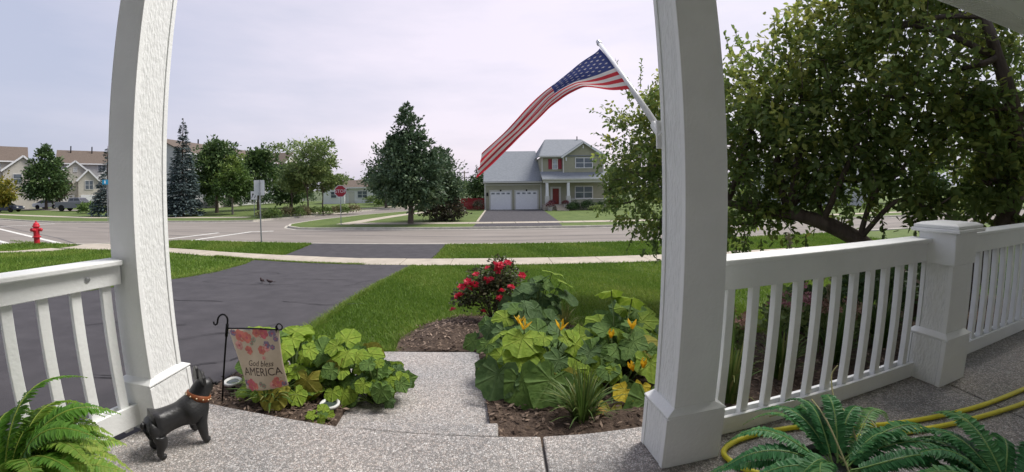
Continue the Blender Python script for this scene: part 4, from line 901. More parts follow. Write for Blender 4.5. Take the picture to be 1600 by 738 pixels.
# ---- townhouses and far houses
CREAM = mat('cream_siding', (.50, .47, .41), var=.05, rough=.8, scale=2)
GREYS = mat('grey_siding', (.46, .465, .46), var=.05, rough=.8, scale=2)
def gable(parent, x0, x1, y0, y1, ze, zp, wallm, roofm, name='wing', ov=.3, zb=0., rn='roof'):
    """a gabled block, gable towards -y"""
    xm = (x0+x1)/2; m = MB()
    m.prism([(x0, y0), (x1, y0), (x1, y1), (x0, y1)], zb, ze); m.add([(x0, y0, ze), (xm, y0, zp), (x1, y0, ze), (x0, y1, ze), (xm, y1, zp), (x1, y1, ze)], [(0, 2, 1), (3, 4, 5), (0, 1, 4, 3), (1, 2, 5, 4)]); wl = m.build('wall', wallm, parent)
    m = MB(); g = (zp-ze)/(xm-x0)
    slope(m, (x0-ov, y0-ov, ze-g*ov), (x0-ov, y1+ov, ze-g*ov), (xm, y1+ov, zp), (xm, y0-ov, zp), .14); slope(m, (xm+.003, y0-ov, zp), (xm+.003, y1+ov, zp), (x1+ov, y1+ov, ze-g*ov), (x1+ov, y0-ov, ze-g*ov), .14); m.build(rn, roofm, parent)
    for a, b in (((x0-ov, y0-ov-.03, ze-g*ov), (xm, y0-ov-.03, zp)), ((xm, y0-ov-.03, zp), (x1+ov, y0-ov-.03, ze-g*ov))):
        m = MB(); m.bar(a, b, .06, .28); m.build('rake_board', TRIMW, parent)
def longroof(parent, x0, x1, y0, y1, ze, zr, wallm, roofm, ov=.35):
    """block with its ridge along x"""
    ym = (y0+y1)/2; m = MB(); m.prism([(x0, y0), (x1, y0), (x1, y1), (x0, y1)], 0, ze)
    m.add([(x0, y0, ze), (x0, ym, zr), (x0, y1, ze), (x1, y0, ze), (x1, ym, zr), (x1, y1, ze)], [(0, 1, 2), (5, 4, 3), (0, 3, 4, 1), (1, 4, 5, 2)]); m.build('wall', wallm, parent)
    g = (zr-ze)/(ym-y0); m = MB(); slope(m, (x0-ov, y0-ov, ze-g*ov), (x1+ov, y0-ov, ze-g*ov), (x1+ov, ym, zr), (x0-ov, ym, zr), .14); slope(m, (x0-ov, ym+.003, zr), (x1+ov, ym+.003, zr), (x1+ov, y1+ov, ze-g*ov), (x0-ov, y1+ov, ze-g*ov), .14); m.build('roof', roofm, parent)
    m = MB(); m.box(((x0+x1)/2, y0-ov-.06, ze-g*ov+.05), (x1-x0+2*ov, .1, .22)); m.build('gutter', TRIMW, parent)
tA = thing('townhouse', 'cream townhouse with brown roof at the far left edge', 'townhouse', az(-62.2, 90), R_(62.2), 'beige townhouses')
longroof(tA, -9, 2.6, 0, 9, 8.0, 10.6, CREAM, SHINGB); gable(tA, -.8, 5.0, -1.6, 3, 6.4, 8.7, CREAM, SHINGB); gable(tA, -3.4, .4, -2.6, 0, 3.6, 4.9, CREAM, SHINGB)
window(tA, (-.8-1.0, -.03, 6.8), 1.3, 1.2, 1); window(tA, (1.3, -1.63, 5.0), 1.2, 1.4, 1); window(tA, (3.4, -1.63, 2.4), 1.1, 1.6, 1); window(tA, (-5.6, -.03, 6.8), 1.3, 1.2, 1); window(tA, (-1.6, -2.63, 2.2), 1.2, 1.3, 1)
tB = thing('townhouse', 'cream townhouse with twin front gables behind the parked pickup', 'townhouse', az(-54.8, 92), R_(54.8), 'beige townhouses')
longroof(tB, -4.6, 9, 6, 15, 8.3, 11.0, GREYS, SHINGB); gable(tB, -4.2, 1.4, 0, 7, 6.0, 8.3, CREAM, SHINGB); gable(tB, -.9, 2.4, -1.4, 2, 4.9, 6.7, CREAM, SHINGB); gable(tB, 1.9, 8, -.8, 6.2, 5.0, 7.4, GREYS, SHINGB)
window(tB, (-2.5, -.03, 4.0), 1.1, 1.5, 1); window(tB, (.9, -1.43, 3.9), 1.3, 1.5, 2); window(tB, (3.1, -.83, 3.6), 1.0, 1.4, 1); window(tB, (3.3, 5.97, 7.4), 1.4, 1.2, 2); window(tB, (-1.4, -.03, 6.7), .5, .7, 1, gl=GREYS)
for x0 in (-3.9, -.6):
    m = MB(); m.box((x0+1.2, -.05 if x0 < -2 else -1.45, 1.05), (2.3, .08, 2.1)); m.build('garage_door', TRIMW, tB)
for x in (-2.4, 1.5):
    m = MB(); m.tube([(x, 9.5, 10), (x, 9.5, 11.9)], .12, 6); m.build('vent_pipe', BLACK, tB)
tF = thing('townhouse', 'long beige townhouse row with brown roof behind the maples', 'townhouse', (-41.5, 46, GZ), R_(90), 'beige townhouses')
longroof(tF, -2, 32, 0, 10, 7.6, 9.8, GREYS, SHINGB); gable(tF, 21, 28.5, -1.6, 6, 7.4, 9.8, CREAM, SHINGB); gable(tF, 2, 8, -1.6, 6, 6.8, 9.0, CREAM, SHINGB)
for x in (23, 26.5, 3.6, 6.2): window(tF, (x, -1.63, 5.8), 1.0, 1.5, 1); window(tF, (x, -1.63, 2.4), 1.0, 1.5, 1)
for x in (10.5, 13, 16, 18.6): window(tF, (x, -.03, 6), 1.0, 1.5, 1); window(tF, (x, -.03, 2.6), 1.0, 1.5, 1)
for x in (6, 15):
    m = MB(); m.tube([(x, 5, 9.4), (x, 5, 10.6)], .12, 6); m.build('vent_pipe', BLACK, tF)
tG = thing('house', 'low pale house with grey roof beyond the stop sign', 'house', az(-22.3, 67), R_(14))
longroof(tG, -1.2, 8, 0, 7, 2.7, 3.9, TRIMW, SHINGB); gable(tG, -3.4, .2, -1.4, 5, 2.5, 3.5, TRIMW, SHINGB)
window(tG, (-1.6, -1.43, 1.5), .9, 1.0, 1); window(tG, (3, -.03, 1.5), 1.6, 1.1, 2); m = MB(); m.box((1.2, -.05, 1.0), (.9, .06, 2.0)); m.build('door', TRIM, tG)
tH = thing('house', 'pale house across the street glimpsed through the crabapple crown', 'house', az(44, 52), R_(-40))
longroof(tH, -6, 6, 0, 8, 3.4, 5.6, GREYS, SHING); window(tH, (-3, -.03, 1.8), 1.6, 1.2, 2); window(tH, (2, -.03, 1.8), 1.6, 1.2, 2)

# ---- red fence
REDF = mat('red_stain', (.24, .022, .026), var=.22, rough=.8, scale=3, bump=.004, bscale=20, stretch=(4, 4, .5))
fe = thing('fence', 'red board fence between the conifers and the garage', 'fence', (-4.6, 40.5, GZ))
me = None
for k in range(25):
    if me is None:
        m = MB(); m.box((0, 0, .62), (.135, .022, 1.22)); me = m.mesh('board', REDF)
    o = link('board', me, fe, 0, (.07+.142*k, -.01*(k % 2), random.uniform(-.015, .015)))
for z in (.3, 1.0):
    m = MB(); m.box((1.8, .04, z), (3.55, .04, .09)); m.build('rail', REDF, fe)
for x in (.02, 1.78, 3.52):
    m = MB(); m.box((x, .09, .66), (.10, .09, 1.36)); m.build('fence_post', REDF, fe)

# ---- utility pole
up = thing('utility_pole', 'wooden utility pole with crossarms behind the red fence', 'utility pole', az(-4.55, 64))
WOODP = mat('pole_wood', (.22, .19, .16), var=.2, rough=.9, scale=4)
m = MB(); m.tube([(0, 0, 0), (0, 0, 5.3)], [.16, .11], 8); m.build('pole', WOODP, up, smooth=True)
for z, w_, dx in ((4.95, 2.0, -.25), (4.1, 2.3, .35)):
    m = MB(); m.box((dx, -.14, z), (w_, .10, .12)); ca = m.build('crossarm', WOODP, up)
    for s in (-.45, 0, .45):
        q = MB(); q.lathe([(.05, 0), (.07, .05), (.04, .16)], (dx+s*w_, -.14, z+.061), 6); q.build('insulator', GALV, ca)

# ---- hydrant
HR = mat('hydrant_red', (.48, .022, .035), var=.12, rough=.45, scale=6)
hy = thing('fire_hydrant', 'red fire hydrant on the grass strip at the left', 'fire hydrant', (-21.15, 12.35, GZ), R_(30))
m = MB(); m.lathe([(.13, 0), (.13, .30), (.19, .31), (.19, .36), (.135, .37), (.13, .78), (.135, .80)], n=16); m.build('barrel', HR, hy, smooth=False)
m = MB(); m.lathe([(.17, .80), (.175, .83), (.15, .86), (.13, .93), (.08, .99), (.04, 1.01)], n=16); m.lathe([(.035, 1.0), (.035, 1.07), (.02, 1.08)], n=6); m.build('bonnet', HR, hy)
for ax_ in ((1, 0, 0), (-1, 0, 0), (0, -1, 0)):
    m = MB(); m.lathe([(.075, 0), (.075, .15), (.085, .155), (.085, .20), (.05, .23), (.025, .25)], (ax_[0]*.05, ax_[1]*.05, .66), 10, axis=ax_); m.build('nozzle', HR, hy)

# ---- signs
SW = mat('sign_white', (.62, .63, .64), var=.06, rough=.5); SGREY = mat('sign_back', (.40, .41, .42), var=.08, rough=.5, metal=.3)
SBLK = mat('sign_black', (.012, .012, .012), var=.1, rough=.6); SRED = mat('sign_red', (.30, .022, .035), var=.06, rough=.45); SBLU = mat('sign_blue', (.02, .24, .42), var=.08, rough=.5)
s1 = thing('road_sign', 'back of a pale road sign on a steel post in the grass strip', 'road sign', (-10.12, 15.04, GZ), R_(31))
m = MB(); m.box((0, 0, 1.37), (.055, .055, 2.75)); m.build('sign_post', GALV, s1, bevel=.004)
m = MB(); m.box((-.03, .045, 2.42), (.44, .006, .66)); m.build('sign_panel', SW, s1, bevel=.002)
m = MB(); m.box((.14, .075, 2.40), (.12, .006, .58)); m.build('sign_panel', SGREY, s1)
for z in (2.2, 2.62):
    m = MB(); m.box((0, .034, z), (.10, .014, .04)); m.build('bracket', SGREY, s1)
s2 = thing('road_sign', 'small white sign with two black arrows beside the young tree', 'road sign', (-21.9, 31.6, GZ), R_(34.7))
m = MB(); m.box((0, 0, 1.1), (.06, .05, 2.2)); m.build('sign_post', GALV, s2)
m = MB(); m.box((0, -.04, 1.9), (.56, .01, .76)); pn = m.build('sign_panel', SW, s2)
for s in (-.13, .13):
    m = MB(); ry = -.0475
    m.add([(s-.055-.05, ry, 1.66), (s-.0-.05, ry, 1.66), (s+.06, ry, 1.95), (s-.0, ry, 1.95)], [(0, 1, 2, 3)]); m.add([(s-.06, ry, 1.93), (s+.12, ry, 1.93), (s+.05, ry, 2.14)], [(0, 1, 2)]); m.build('arrow', SBLK, pn)
s3 = thing('stop_sign', 'red octagonal stop sign on a thin post at the corner', 'stop sign', (-9.96, 23.6, GZ), R_(22))
m = MB(); m.box((0, 0, 1.25), (.05, .04, 2.5)); m.build('sign_post', GALV, s3)
def octa(r, y, t): 
    return [(r*math.cos(PI/8+k*PI/4), y, 2.2+r*math.sin(PI/8+k*PI/4)) for k in range(8)]+[(r*math.cos(PI/8+k*PI/4), y+t, 2.2+r*math.sin(PI/8+k*PI/4)) for k in range(8)]
of = [tuple(range(8)), tuple(range(15, 7, -1))]+[(k, 8+k, 8+(k+1) % 8, (k+1) % 8) for k in range(8)]
m = MB(); m.add(octa(.41, -.036, .008), of); bp = m.build('sign_border', SW, s3)
m = MB(); m.add(octa(.375, -.0402, .004), of); m.build('sign_face', SRED, s3)
lettering('STOP', .30, lambda x, y: Vector((x, -.042, 2.1+y)), SW, s3, 'lettering')
s4 = thing('street_sign', 'small blue street name sign just left of the left porch post', 'street sign', az(-52.32, 40), R_(52))
m = MB(); m.tube([(0, 0, 0), (0, 0, 3.35)], .03, 8); m.build('sign_post', GALV, s4)
m = MB(); m.box((-.05, -.04, 3.22), (.62, .012, .38)); m.build('sign_panel', SBLU, s4)
m = MB(); m.box((-.16, -.05, 3.22), (.10, .006, .24)); m.build('lettering', SW, s4)

# ---- vehicles
TYRE = mat('tyre_rubber', (.015, .015, .016), var=.2, rough=.9); RIM = mat('alloy_rim', (.42, .43, .45), rough=.35, metal=.7); CGL = glass_mat('car_glass', (.03, .035, .04)); LAMPR = mat('tail_lamp', (.25, .012, .012), rough=.3); LAMPW = mat('head_lamp', (.7, .7, .68), rough=.2); PLASB = mat('black_plastic', (.02, .02, .02), rough=.7)
def profile(mb, pts, w_, taper=0., z0=None):
    """extrude a side profile (x, z) across the width; higher points lean inwards by taper"""
    zs = [p[1] for p in pts]; zl, zh = min(zs), max(zs); n_ = len(pts)
    def yy(z): return w_/2-taper*(z-zl)/(zh-zl+1e-6)
    mb.add([(x, -yy(z), z) for x, z in pts]+[(x, yy(z), z) for x, z in pts], [tuple(range(n_)), tuple(range(2*n_-1, n_-1, -1))]+[(i, n_+i, n_+(i+1) % n_, (i+1) % n_) for i in range(n_)])
def wheels(t, xs, w_, r):
    for x in xs:
        for s in (-1, 1):
            m = MB(); m.lathe([(r*.62, -.11), (r*.96, -.11), (r, -.06), (r, .06), (r*.96, .11), (r*.62, .11)], (x, s*(w_/2-.09), r), 18, axis=(0, 1, 0)); wh = m.build('wheel', TYRE, t, smooth=False)
            q = MB(); q.lathe([(r*.60, -.03), (r*.60, .03), (r*.2, .05)], (x, s*(w_/2-.045), r), 12, axis=(0, s, 0)); q.build('rim', RIM, wh)
def arc_(x, r, z=None): return [(x+r*math.cos(a), r*.9+r*math.sin(a)) for a in [PI-k*PI/6 for k in range(7)]]
def pickup(t, paint):
    body = [(-2.75, .52)]+arc_(-1.75, .46)[0:0]+[(-2.75, 1.18), (-2.70, 1.24), (-.85, 1.24), (-.80, 1.22), (1.05, 1.20), (1.25, 1.16), (2.55, 1.08), (2.72, .98), (2.75, .55), (2.35, .46)]+[(p[0], p[1]) for p in arc_(1.85, .46)[::-1]]+[(1.3, .42), (-1.2, .42)]+[(p[0], p[1]) for p in arc_(-1.75, .46)[::-1]]+[(-2.3, .48)]
    m = MB(); profile(m, body, 1.92, .05); m.build('body', paint, t, bevel=.03)
    m = MB(); profile(m, [(-.82, 1.2), (-.70, 1.74), (-.55, 1.80), (.55, 1.80), (.75, 1.76), (1.30, 1.2)], 1.78, .16); cb = m.build('cab', paint, t, bevel=.03)
    for s in (-1, 1):
        for x0, x1 in ((-.62, -.02), (.08, .80)):
            m = MB(); y0, y1 = .868, .765; m.add([(x0, s*y0, 1.27), (x1+.18*(x1 > .5), s*y0, 1.27), (x1-.08*(x1 > .5), s*y1, 1.70), (x0+.05*(x0 < -.5), s*y1, 1.70)], [(0, 1, 2, 3)]); m.build('side_window', CGL, t)
        m = MB(); m.box((-2.765, s*.82, .98), (.04, .16, .34)); m.build('tail_lamp', LAMPR, t)
        m = MB(); m.box((2.70, s*.74, .92), (.10, .30, .16)); m.build('head_lamp', LAMPW, t)
    m = MB(); m.add([(-.79, -.74, 1.28), (-.79, .74, 1.28), (-.705, .68, 1.70), (-.705, -.68, 1.70)], [(0, 1, 2, 3)]); m.build('rear_window', CGL, t)
    m = MB(); m.add([(1.25, -.76, 1.27), (1.25, .76, 1.27), (.80, .68, 1.72), (.80, -.68, 1.72)], [(0, 1, 2, 3)]); m.build('windscreen', CGL, t)
    m = MB(); m.box((-2.82, 0, .60), (.14, 1.8, .18)); m.build('bumper', RIM, t, bevel=.02)
    m = MB(); m.box((-1.76, 0, 1.25), (1.72, 1.60, .012)); m.build('bed_cover', PLASB, t)
    wheels(t, (-1.75, 1.85), 1.9, .40)
def sedan(t, paint):
    body = [(-2.3, .42), (-2.32, .80), (-2.2, .92), (-1.6, .96), (1.1, .92), (2.1, .80), (2.3, .66), (2.32, .40), (1.95, .32)]+[(p[0], p[1]-.05) for p in arc_(1.42, .38)[::-1]]+[(.9, .26), (-.9, .26)]+[(p[0], p[1]-.05) for p in arc_(-1.42, .38)[::-1]]+[(-2.0, .32)]
    m = MB(); profile(m, body, 1.8, .06); m.build('body', paint, t, bevel=.03)
    m = MB(); profile(m, [(-1.75, .93), (-1.0, 1.38), (-.2, 1.44), (.35, 1.38), (1.2, .91)], 1.62, .2); m.build('cab', CGL, t, bevel=.03)
    m = MB(); profile(m, [(-1.02, 1.395), (-.2, 1.455), (.37, 1.395), (.3, 1.37), (-.95, 1.37)], 1.26, .0); m.build('roof', paint, t)
    for s in (-1, 1):
        m = MB(); m.box((2.27, s*.68, .66), (.10, .32, .12)); m.build('head_lamp', LAMPW, t); m = MB(); m.box((-2.30, s*.68, .76), (.06, .34, .14)); m.build('tail_lamp', LAMPR, t)
    wheels(t, (-1.42, 1.42), 1.8, .33)
pk = thing('pickup_truck', 'grey pickup truck parked by the townhouses', 'pickup truck', (-55.9, 38.4, GZ+.02), R_(20)); pickup(pk, mat('grey_car_paint', (.14, .145, .16), var=.05, rough=.3, spec=.6))
sdn = thing('parked_car', 'dark blue sedan parked at the far left edge', 'car', az(-62.6, 74, GZ+.02), R_(27)); sedan(sdn, mat('navy_car_paint', (.018, .024, .045), var=.05, rough=.25, spec=.6))
wc = thing('parked_car', 'white car half hidden behind the broad green tree', 'car', az(-58.4, 84, GZ+.02), R_(25)); sedan(wc, mat('white_car_paint', (.66, .67, .68), var=.03, rough=.3))
shrub('low green bush in front of the grey pickup', az(-54.25, 58), (1.6, 1.1, .9), F_MD, .5, .25, 600, seed=151)
# ================================================================ GARDEN
walk_poly = [(-.95, 1.7), (.03, 1.7), (-.15, 3.26), (-.7, 3.245), (-1.16, 3.22), (-1.55, 3.19), (-2.05, 3.14), (-2.03, 2.74), (-1.3, 2.71), (-.98, 2.5)]
bedL = [(-1.985, 1.70), (-.76, 1.62), (-.93, 1.9), (-.975, 2.5), (-1.3, 2.73), (-1.985, 2.76)]
bedR = [(.0, 1.60), (.73, 1.62), (1.25, 1.70), (3.0, 1.86), (6.5, 2.2), (6.6, 4.1), (4.2, 3.65), (2.75, 3.36), (1.9, 3.3), (1.2, 3.65), (.75, 4.25), (.25, 4.70), (-.42, 4.66), (-.80, 4.2), (-.98, 3.7), (-.92, 3.24), (-.16, 3.25)]
def mound(x, y): return gz(x, y)+.10*math.exp(-((x+.45)**2/.10+(y-3.85)**2/.22))
struct(sheet('mulch_bed', bedL, MULCH, dz=.025, step=.12, amp=.012, skirt=.2))
struct(sheet('mulch_bed', bedR, MULCH, dz=.025, step=.14, amp=.014, skirt=.2, zf=mound))
CHIP = leaf_mat('mulch_chips', (.050, .033, .025), (.14, .098, .072), (.36, .27, .21), trans=0, rough=.95)
rng = np.random.default_rng(3)
def chips(name, poly, n, size, light=None):
    xs, ys = [p[0] for p in poly], [p[1] for p in poly]; X = rng.uniform(min(xs), max(xs), n*3); Y = rng.uniform(min(ys), max(ys), n*3)
    k = inside(X, Y, poly); X, Y = X[k][:n], Y[k][:n]; n = len(X)
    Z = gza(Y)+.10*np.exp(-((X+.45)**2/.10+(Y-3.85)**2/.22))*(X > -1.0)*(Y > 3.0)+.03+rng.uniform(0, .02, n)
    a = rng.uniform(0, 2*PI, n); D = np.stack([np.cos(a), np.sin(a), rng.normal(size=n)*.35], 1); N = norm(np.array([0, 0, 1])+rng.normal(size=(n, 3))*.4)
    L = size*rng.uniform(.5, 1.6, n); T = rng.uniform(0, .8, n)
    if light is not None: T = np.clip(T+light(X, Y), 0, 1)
    V, F, T = leaves(np.stack([X, Y, Z], 1), D, N, L, L*rng.uniform(.2, .45, n), T, .05)
    o = link(name, npmesh(name, V, F, CHIP, T)); o['kind'] = 'stuff'
chips('mulch_chips', bedL, 2600, .032)
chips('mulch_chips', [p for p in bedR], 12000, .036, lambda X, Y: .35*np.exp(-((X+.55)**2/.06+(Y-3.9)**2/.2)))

# ---- lawn grass: blades, denser near the porch
def grass(name, regions, n, excl, hmin=.028, hmax=.06):
    X, Y = [], []
    tot = sum(w_ for *_, w_ in regions)
    for x0, x1, y0, y1, w_ in regions:
        k = int(n*w_/tot); u = rng.uniform(0, 1, k); y = y0*(y1/y0)**u; X.append(rng.uniform(x0, x1, k)); Y.append(y)
    X, Y = np.concatenate(X), np.concatenate(Y); keep = np.ones(len(X), bool)
    for p in excl: keep &= ~inside(X, Y, p)
    X, Y = X[keep], Y[keep]; n = len(X); d = np.hypot(X, Y); s = np.clip(d/3.6, 1, 5)
    Z = gza(Y)-.004
    a = rng.uniform(0, 2*PI, n); hh = rng.uniform(hmin, hmax, n)*(1+.15*(s-1)); ww = .0042*s*rng.uniform(.7, 1.3, n)
    lean = rng.normal(size=(n, 2))*hh[:, None]*.45
    dx, dy = np.cos(a)*ww, np.sin(a)*ww
    b0 = np.stack([X-dx, Y-dy, Z], 1); b1 = np.stack([X+dx, Y+dy, Z], 1); t = np.stack([X+lean[:, 0], Y+lean[:, 1], Z+hh], 1)
    V = np.stack([b0, b1, t], 1).reshape(-1, 3); F = np.arange(3*n).reshape(n, 3)
    pn = np.sin(X*1.3+.7*np.sin(Y*.9))*np.sin(Y*1.1+1.7)*.5+np.sin(X*4.1+Y*2.7)*.25+np.sin(X*.55-Y*.4+2)*.4
    T = np.clip(.48+.22*pn+.10*np.sin(X*2.2+Y*.5)+rng.normal(size=n)*.17, 0, 1)
    o = link(name, npmesh(name, V, F, GRASSM, T)); o['kind'] = 'stuff'; return o
sw_poly = sw_n+sw_f[::-1]
grass('grass', [(-2.4, 3.4, 2.6, 11.1, 10), (3.4, 10, 3.2, 11.1, 4), (10, 20, 5, 11.1, 1.5)], 230000, [drive_poly, walk_poly, bedL, bedR, sw_poly])
grass('grass', [(-18, -6.6, 4, 12, 3), (-24, -18, 8, 12.7, .6)], 60000, [drive_poly, sw_poly, [(-17.5, 12.6), (-17.4, -2), (-18.9, -2), (-18.6, 12.7)], [(-22.2, 12.6), (-25, 12.6), (-25, 4), (-23.9, 4), (-23.2, 11)]], .04, .07)
grass('grass', [(-15, -7.5, 12.3, 15.2, 2), (-2.0, 16, 12, 15.2, 4)], 70000, [sw_poly, [(-7.3, 11.9), (-7.75, 15.4), (-1.95, 15.4), (-2.1, 11.9)], [(-15.5, 14.85), (-13.4, 15.3), (-8, 15.28), (-8, 16), (-16, 16)]], .04, .07)
# ragged edge tufts along drive and walks
def edge_tufts(name, pts, n, w_=.05, h0=.04, h1=.09):
    P = [np.array(p) for p in pts]; seg = rng.integers(0, len(P)-1, n); f = rng.uniform(0, 1, n)[:, None]
    A = np.array(P)[seg]; B = np.array(P)[seg+1]; Q = A+(B-A)*f+rng.normal(size=(n, 2))*w_*.5
    X, Y = Q[:, 0], Q[:, 1]; s = np.clip(np.hypot(X, Y)/3.6, 1, 4); a = rng.uniform(0, 2*PI, n); ww = .004*s; hh = rng.uniform(h0, h1, n); Z = gza(Y)
    lean = rng.normal(size=(n, 2))*hh[:, None]*.7
    V = np.stack([np.stack([X-np.cos(a)*ww, Y-np.sin(a)*ww, Z], 1), np.stack([X+np.cos(a)*ww, Y+np.sin(a)*ww, Z], 1), np.stack([X+lean[:, 0], Y+lean[:, 1], Z+hh], 1)], 1).reshape(-1, 3)
    o = link(name, npmesh(name, V, np.arange(3*n).reshape(n, 3), GRASSM, np.clip(.6+rng.normal(size=n)*.2, 0, 1))); o['kind'] = 'stuff'
edge_tufts('grass', [(-2.42, 10.9), (-2.35, 7.7), (-2.27, 6.0), (-2.14, 4.5), (-2.02, 3.2)], 5000)
edge_tufts('grass', [(-2.02, 3.16), (-1.55, 3.2), (-1.16, 3.23), (-.92, 3.25)], 1200, .03)
edge_tufts('grass', sw_n[:5], 6000, .05); edge_tufts('grass', [(-.98, 3.6), (-.84, 4.2), (-.44, 4.7), (.25, 4.74), (.78, 4.28), (1.2, 3.68), (1.9, 3.33), (2.75, 3.39), (4.2, 3.68)], 5000, .10)
edge_tufts('grass', [(-7.95, 11.2), (-7.0, 8.4), (-6.82, 7), (-6.85, 5.3), (-6.95, 3.5)], 3500, .1)

# ---- broad squash leaves
def sq_leaf_mesh(name, matl, seed, lob=.22, cup=.12):
    r_ = random.Random(seed); nn = 20; V = [(0, 0, 0)]; O = []
    for k in range(nn):
        th = PI+2*PI*k/nn           # notch at th = pi
        rr = .50*(1+lob*math.cos(5*(th))-.0)*(1+.10*r_.uniform(-1, 1)); dn = abs(((th-PI+PI) % (2*PI))-PI)
        if dn < .35: rr *= .45+1.2*dn
        O.append((rr*math.cos(th)+.10, rr*math.sin(th)))
    for q, s in ((.55, .5), (1., 1.)):
        for k, (x, y) in enumerate(O):
            z = cup*(x*x+y*y)*q*q*2-.05*abs(y)*(q > .9)+.030*r_.uniform(-1, 1)*q+.02*math.cos(5*PI*2*k/nn)*q
            if x > .35: z -= .16*(x-.35)*q
            V.append((x*q, y*q, z))
    F = [(0, 1+k, 1+(k+1) % nn) for k in range(nn)]; me = bpy.data.meshes.new(name)
    F2 = [(1+k, 1+nn+k, 1+nn+(k+1) % nn, 1+(k+1) % nn) for k in range(nn)]
    me.from_pydata(V, [], F+F2); me.materials.append(matl); me.polygons.foreach_set('use_smooth', [True]*len(me.polygons))
    at = me.attributes.new('tint', 'FLOAT', 'FACE'); at.data.foreach_set('value', [.62+.1*r_.uniform(-1, 1) for _ in F]+[.42+.12*r_.uniform(-1, 1) for _ in F2]); return me
def sqm(n_, c0, c1, c2):
    m = leaf_mat(n_, c0, c1, c2, trans=.34, rough=.65, spec=.2); t = m.node_tree
    if not t.get('veined'):
        t['veined'] = 1
        tcx = nd(t, 'ShaderNodeTexCoord'); n2 = nd(t, 'ShaderNodeTexNoise'); n2.inputs['Scale'].default_value = 9; n2.inputs['Detail'].default_value = 5; lk(t, tcx.outputs['Object'], n2.inputs['Vector'])
        at = [x for x in t.nodes if x.type == 'ATTRIBUTE'][0]; rp = [x for x in t.nodes if x.type == 'VALTORGB'][0]
        ad_ = nd(t, 'ShaderNodeMath', operation='MULTIPLY_ADD'); ad_.inputs[1].default_value = .7; lk(t, n2.outputs['Fac'], ad_.inputs[0])
        sb = nd(t, 'ShaderNodeMath', operation='SUBTRACT'); sb.inputs[1].default_value = .35; lk(t, at.outputs['Fac'], sb.inputs[0]); lk(t, sb.outputs[0], ad_.inputs[2]); lk(t, ad_.outputs[0], rp.inputs[0])
        # pale veins run out from the leaf stalk
        sx = nd(t, 'ShaderNodeSeparateXYZ'); lk(t, tcx.outputs['Object'], sx.inputs[0]); an = nd(t, 'ShaderNodeMath', operation='ARCTAN2'); lk(t, sx.outputs[1], an.inputs[0]); lk(t, sx.outputs[0], an.inputs[1])
        ml = nd(t, 'ShaderNodeMath', operation='MULTIPLY'); ml.inputs[1].default_value = 3.5; lk(t, an.outputs[0], ml.inputs[0]); co = nd(t, 'ShaderNodeMath', operation='COSINE'); lk(t, ml.outputs[0], co.inputs[0]); ab = nd(t, 'ShaderNodeMath', operation='ABSOLUTE'); lk(t, co.outputs[0], ab.inputs[0])
        pw = nd(t, 'ShaderNodeMath', operation='POWER'); pw.inputs[1].default_value = 22; lk(t, ab.outputs[0], pw.inputs[0])
        b_ = nd(t, 'ShaderNodeBump'); b_.inputs['Distance'].default_value = .010; b_.inputs['Strength'].default_value = .8; sm = nd(t, 'ShaderNodeMath', operation='ADD'); lk(t, n2.outputs['Fac'], sm.inputs[0]); lk(t, pw.outputs[0], sm.inputs[1]); lk(t, sm.outputs[0], b_.inputs['Height']); lk(t, b_.outputs[0], t.nodes['Principled BSDF'].inputs['Normal'])
        mxc = nd(t, 'ShaderNodeMix', data_type='RGBA'); mxc.inputs[7].default_value = (*[min(1, c*1.5+.03) for c in c2], 1); pv = nd(t, 'ShaderNodeMath', operation='MULTIPLY'); pv.inputs[1].default_value = .20; lk(t, pw.outputs[0], pv.inputs[0]); lk(t, pv.outputs[0], mxc.inputs[0]); lk(t, rp.outputs[0], mxc.inputs[6])
        for x in t.nodes:
            if x.type == 'BSDF_PRINCIPLED': lk(t, mxc.outputs[2], x.inputs['Base Color'])
            if x.type == 'BSDF_TRANSLUCENT': lk(t, mxc.outputs[2], x.inputs['Color'])
    return m
SQ = [sqm('squash_leaf_green', (0.061, 0.115, 0.030), (0.115, 0.203, 0.047), (0.203, 0.311, 0.081)), sqm('squash_leaf_backlit', (.045, .090, .034), (.088, .155, .052), (.15, .23, .09)), sqm('squash_leaf_bright', (0.120, 0.204, 0.024), (0.228, 0.336, 0.036), (0.360, 0.444, 0.072)),  # the darker leaf colour holds the shaded tone of back-lit leaves
      sqm('squash_leaf_yellowing', (.14, .16, .03), (.30, .29, .05), (.46, .38, .08)), sqm('squash_leaf_yellow', (.34, .27, .015), (.58, .45, .03), (.66, .52, .08))]
LM = [[sq_leaf_mesh('leaf', SQ[i], 7*i+j, (.08, .14, .05)[j], (.12, -.16, .02)[j]) for j in range(3)] for i in range(5)]
STEM = mat('green_stem', (.13, .19, .055), var=.25, rough=.6)
BLOS = leaf_mat('squash_blossom', (.60, .30, .01), (.78, .42, .015), (.85, .60, .05), trans=.3)
def blossom_mesh(open_=1.):
    m = MB()
    for k in range(5):
        a = 2*PI*k/5; c, s = math.cos(a), math.sin(a); o_ = open_
        P = [(.008, -.006, 0), (.022+.012*o_, -.022, .05), (.045*o_+.014, -.004, .095), (.045*o_+.014, .004, .095), (.022+.012*o_, .022, .05), (.008, .006, 0)]
        m.add([(x*c-y*s, x*s+y*c, z) for x, y, z in P], [(0, 1, 4, 5), (1, 2, 3, 4)])
    me = m.mesh('blossom', BLOS, True); at = me.attributes.new('tint', 'FLOAT', 'FACE'); at.data.foreach_set('value', [.3, .7]*5); return me
BL_O, BL_C = blossom_mesh(1.35), blossom_mesh(.35)
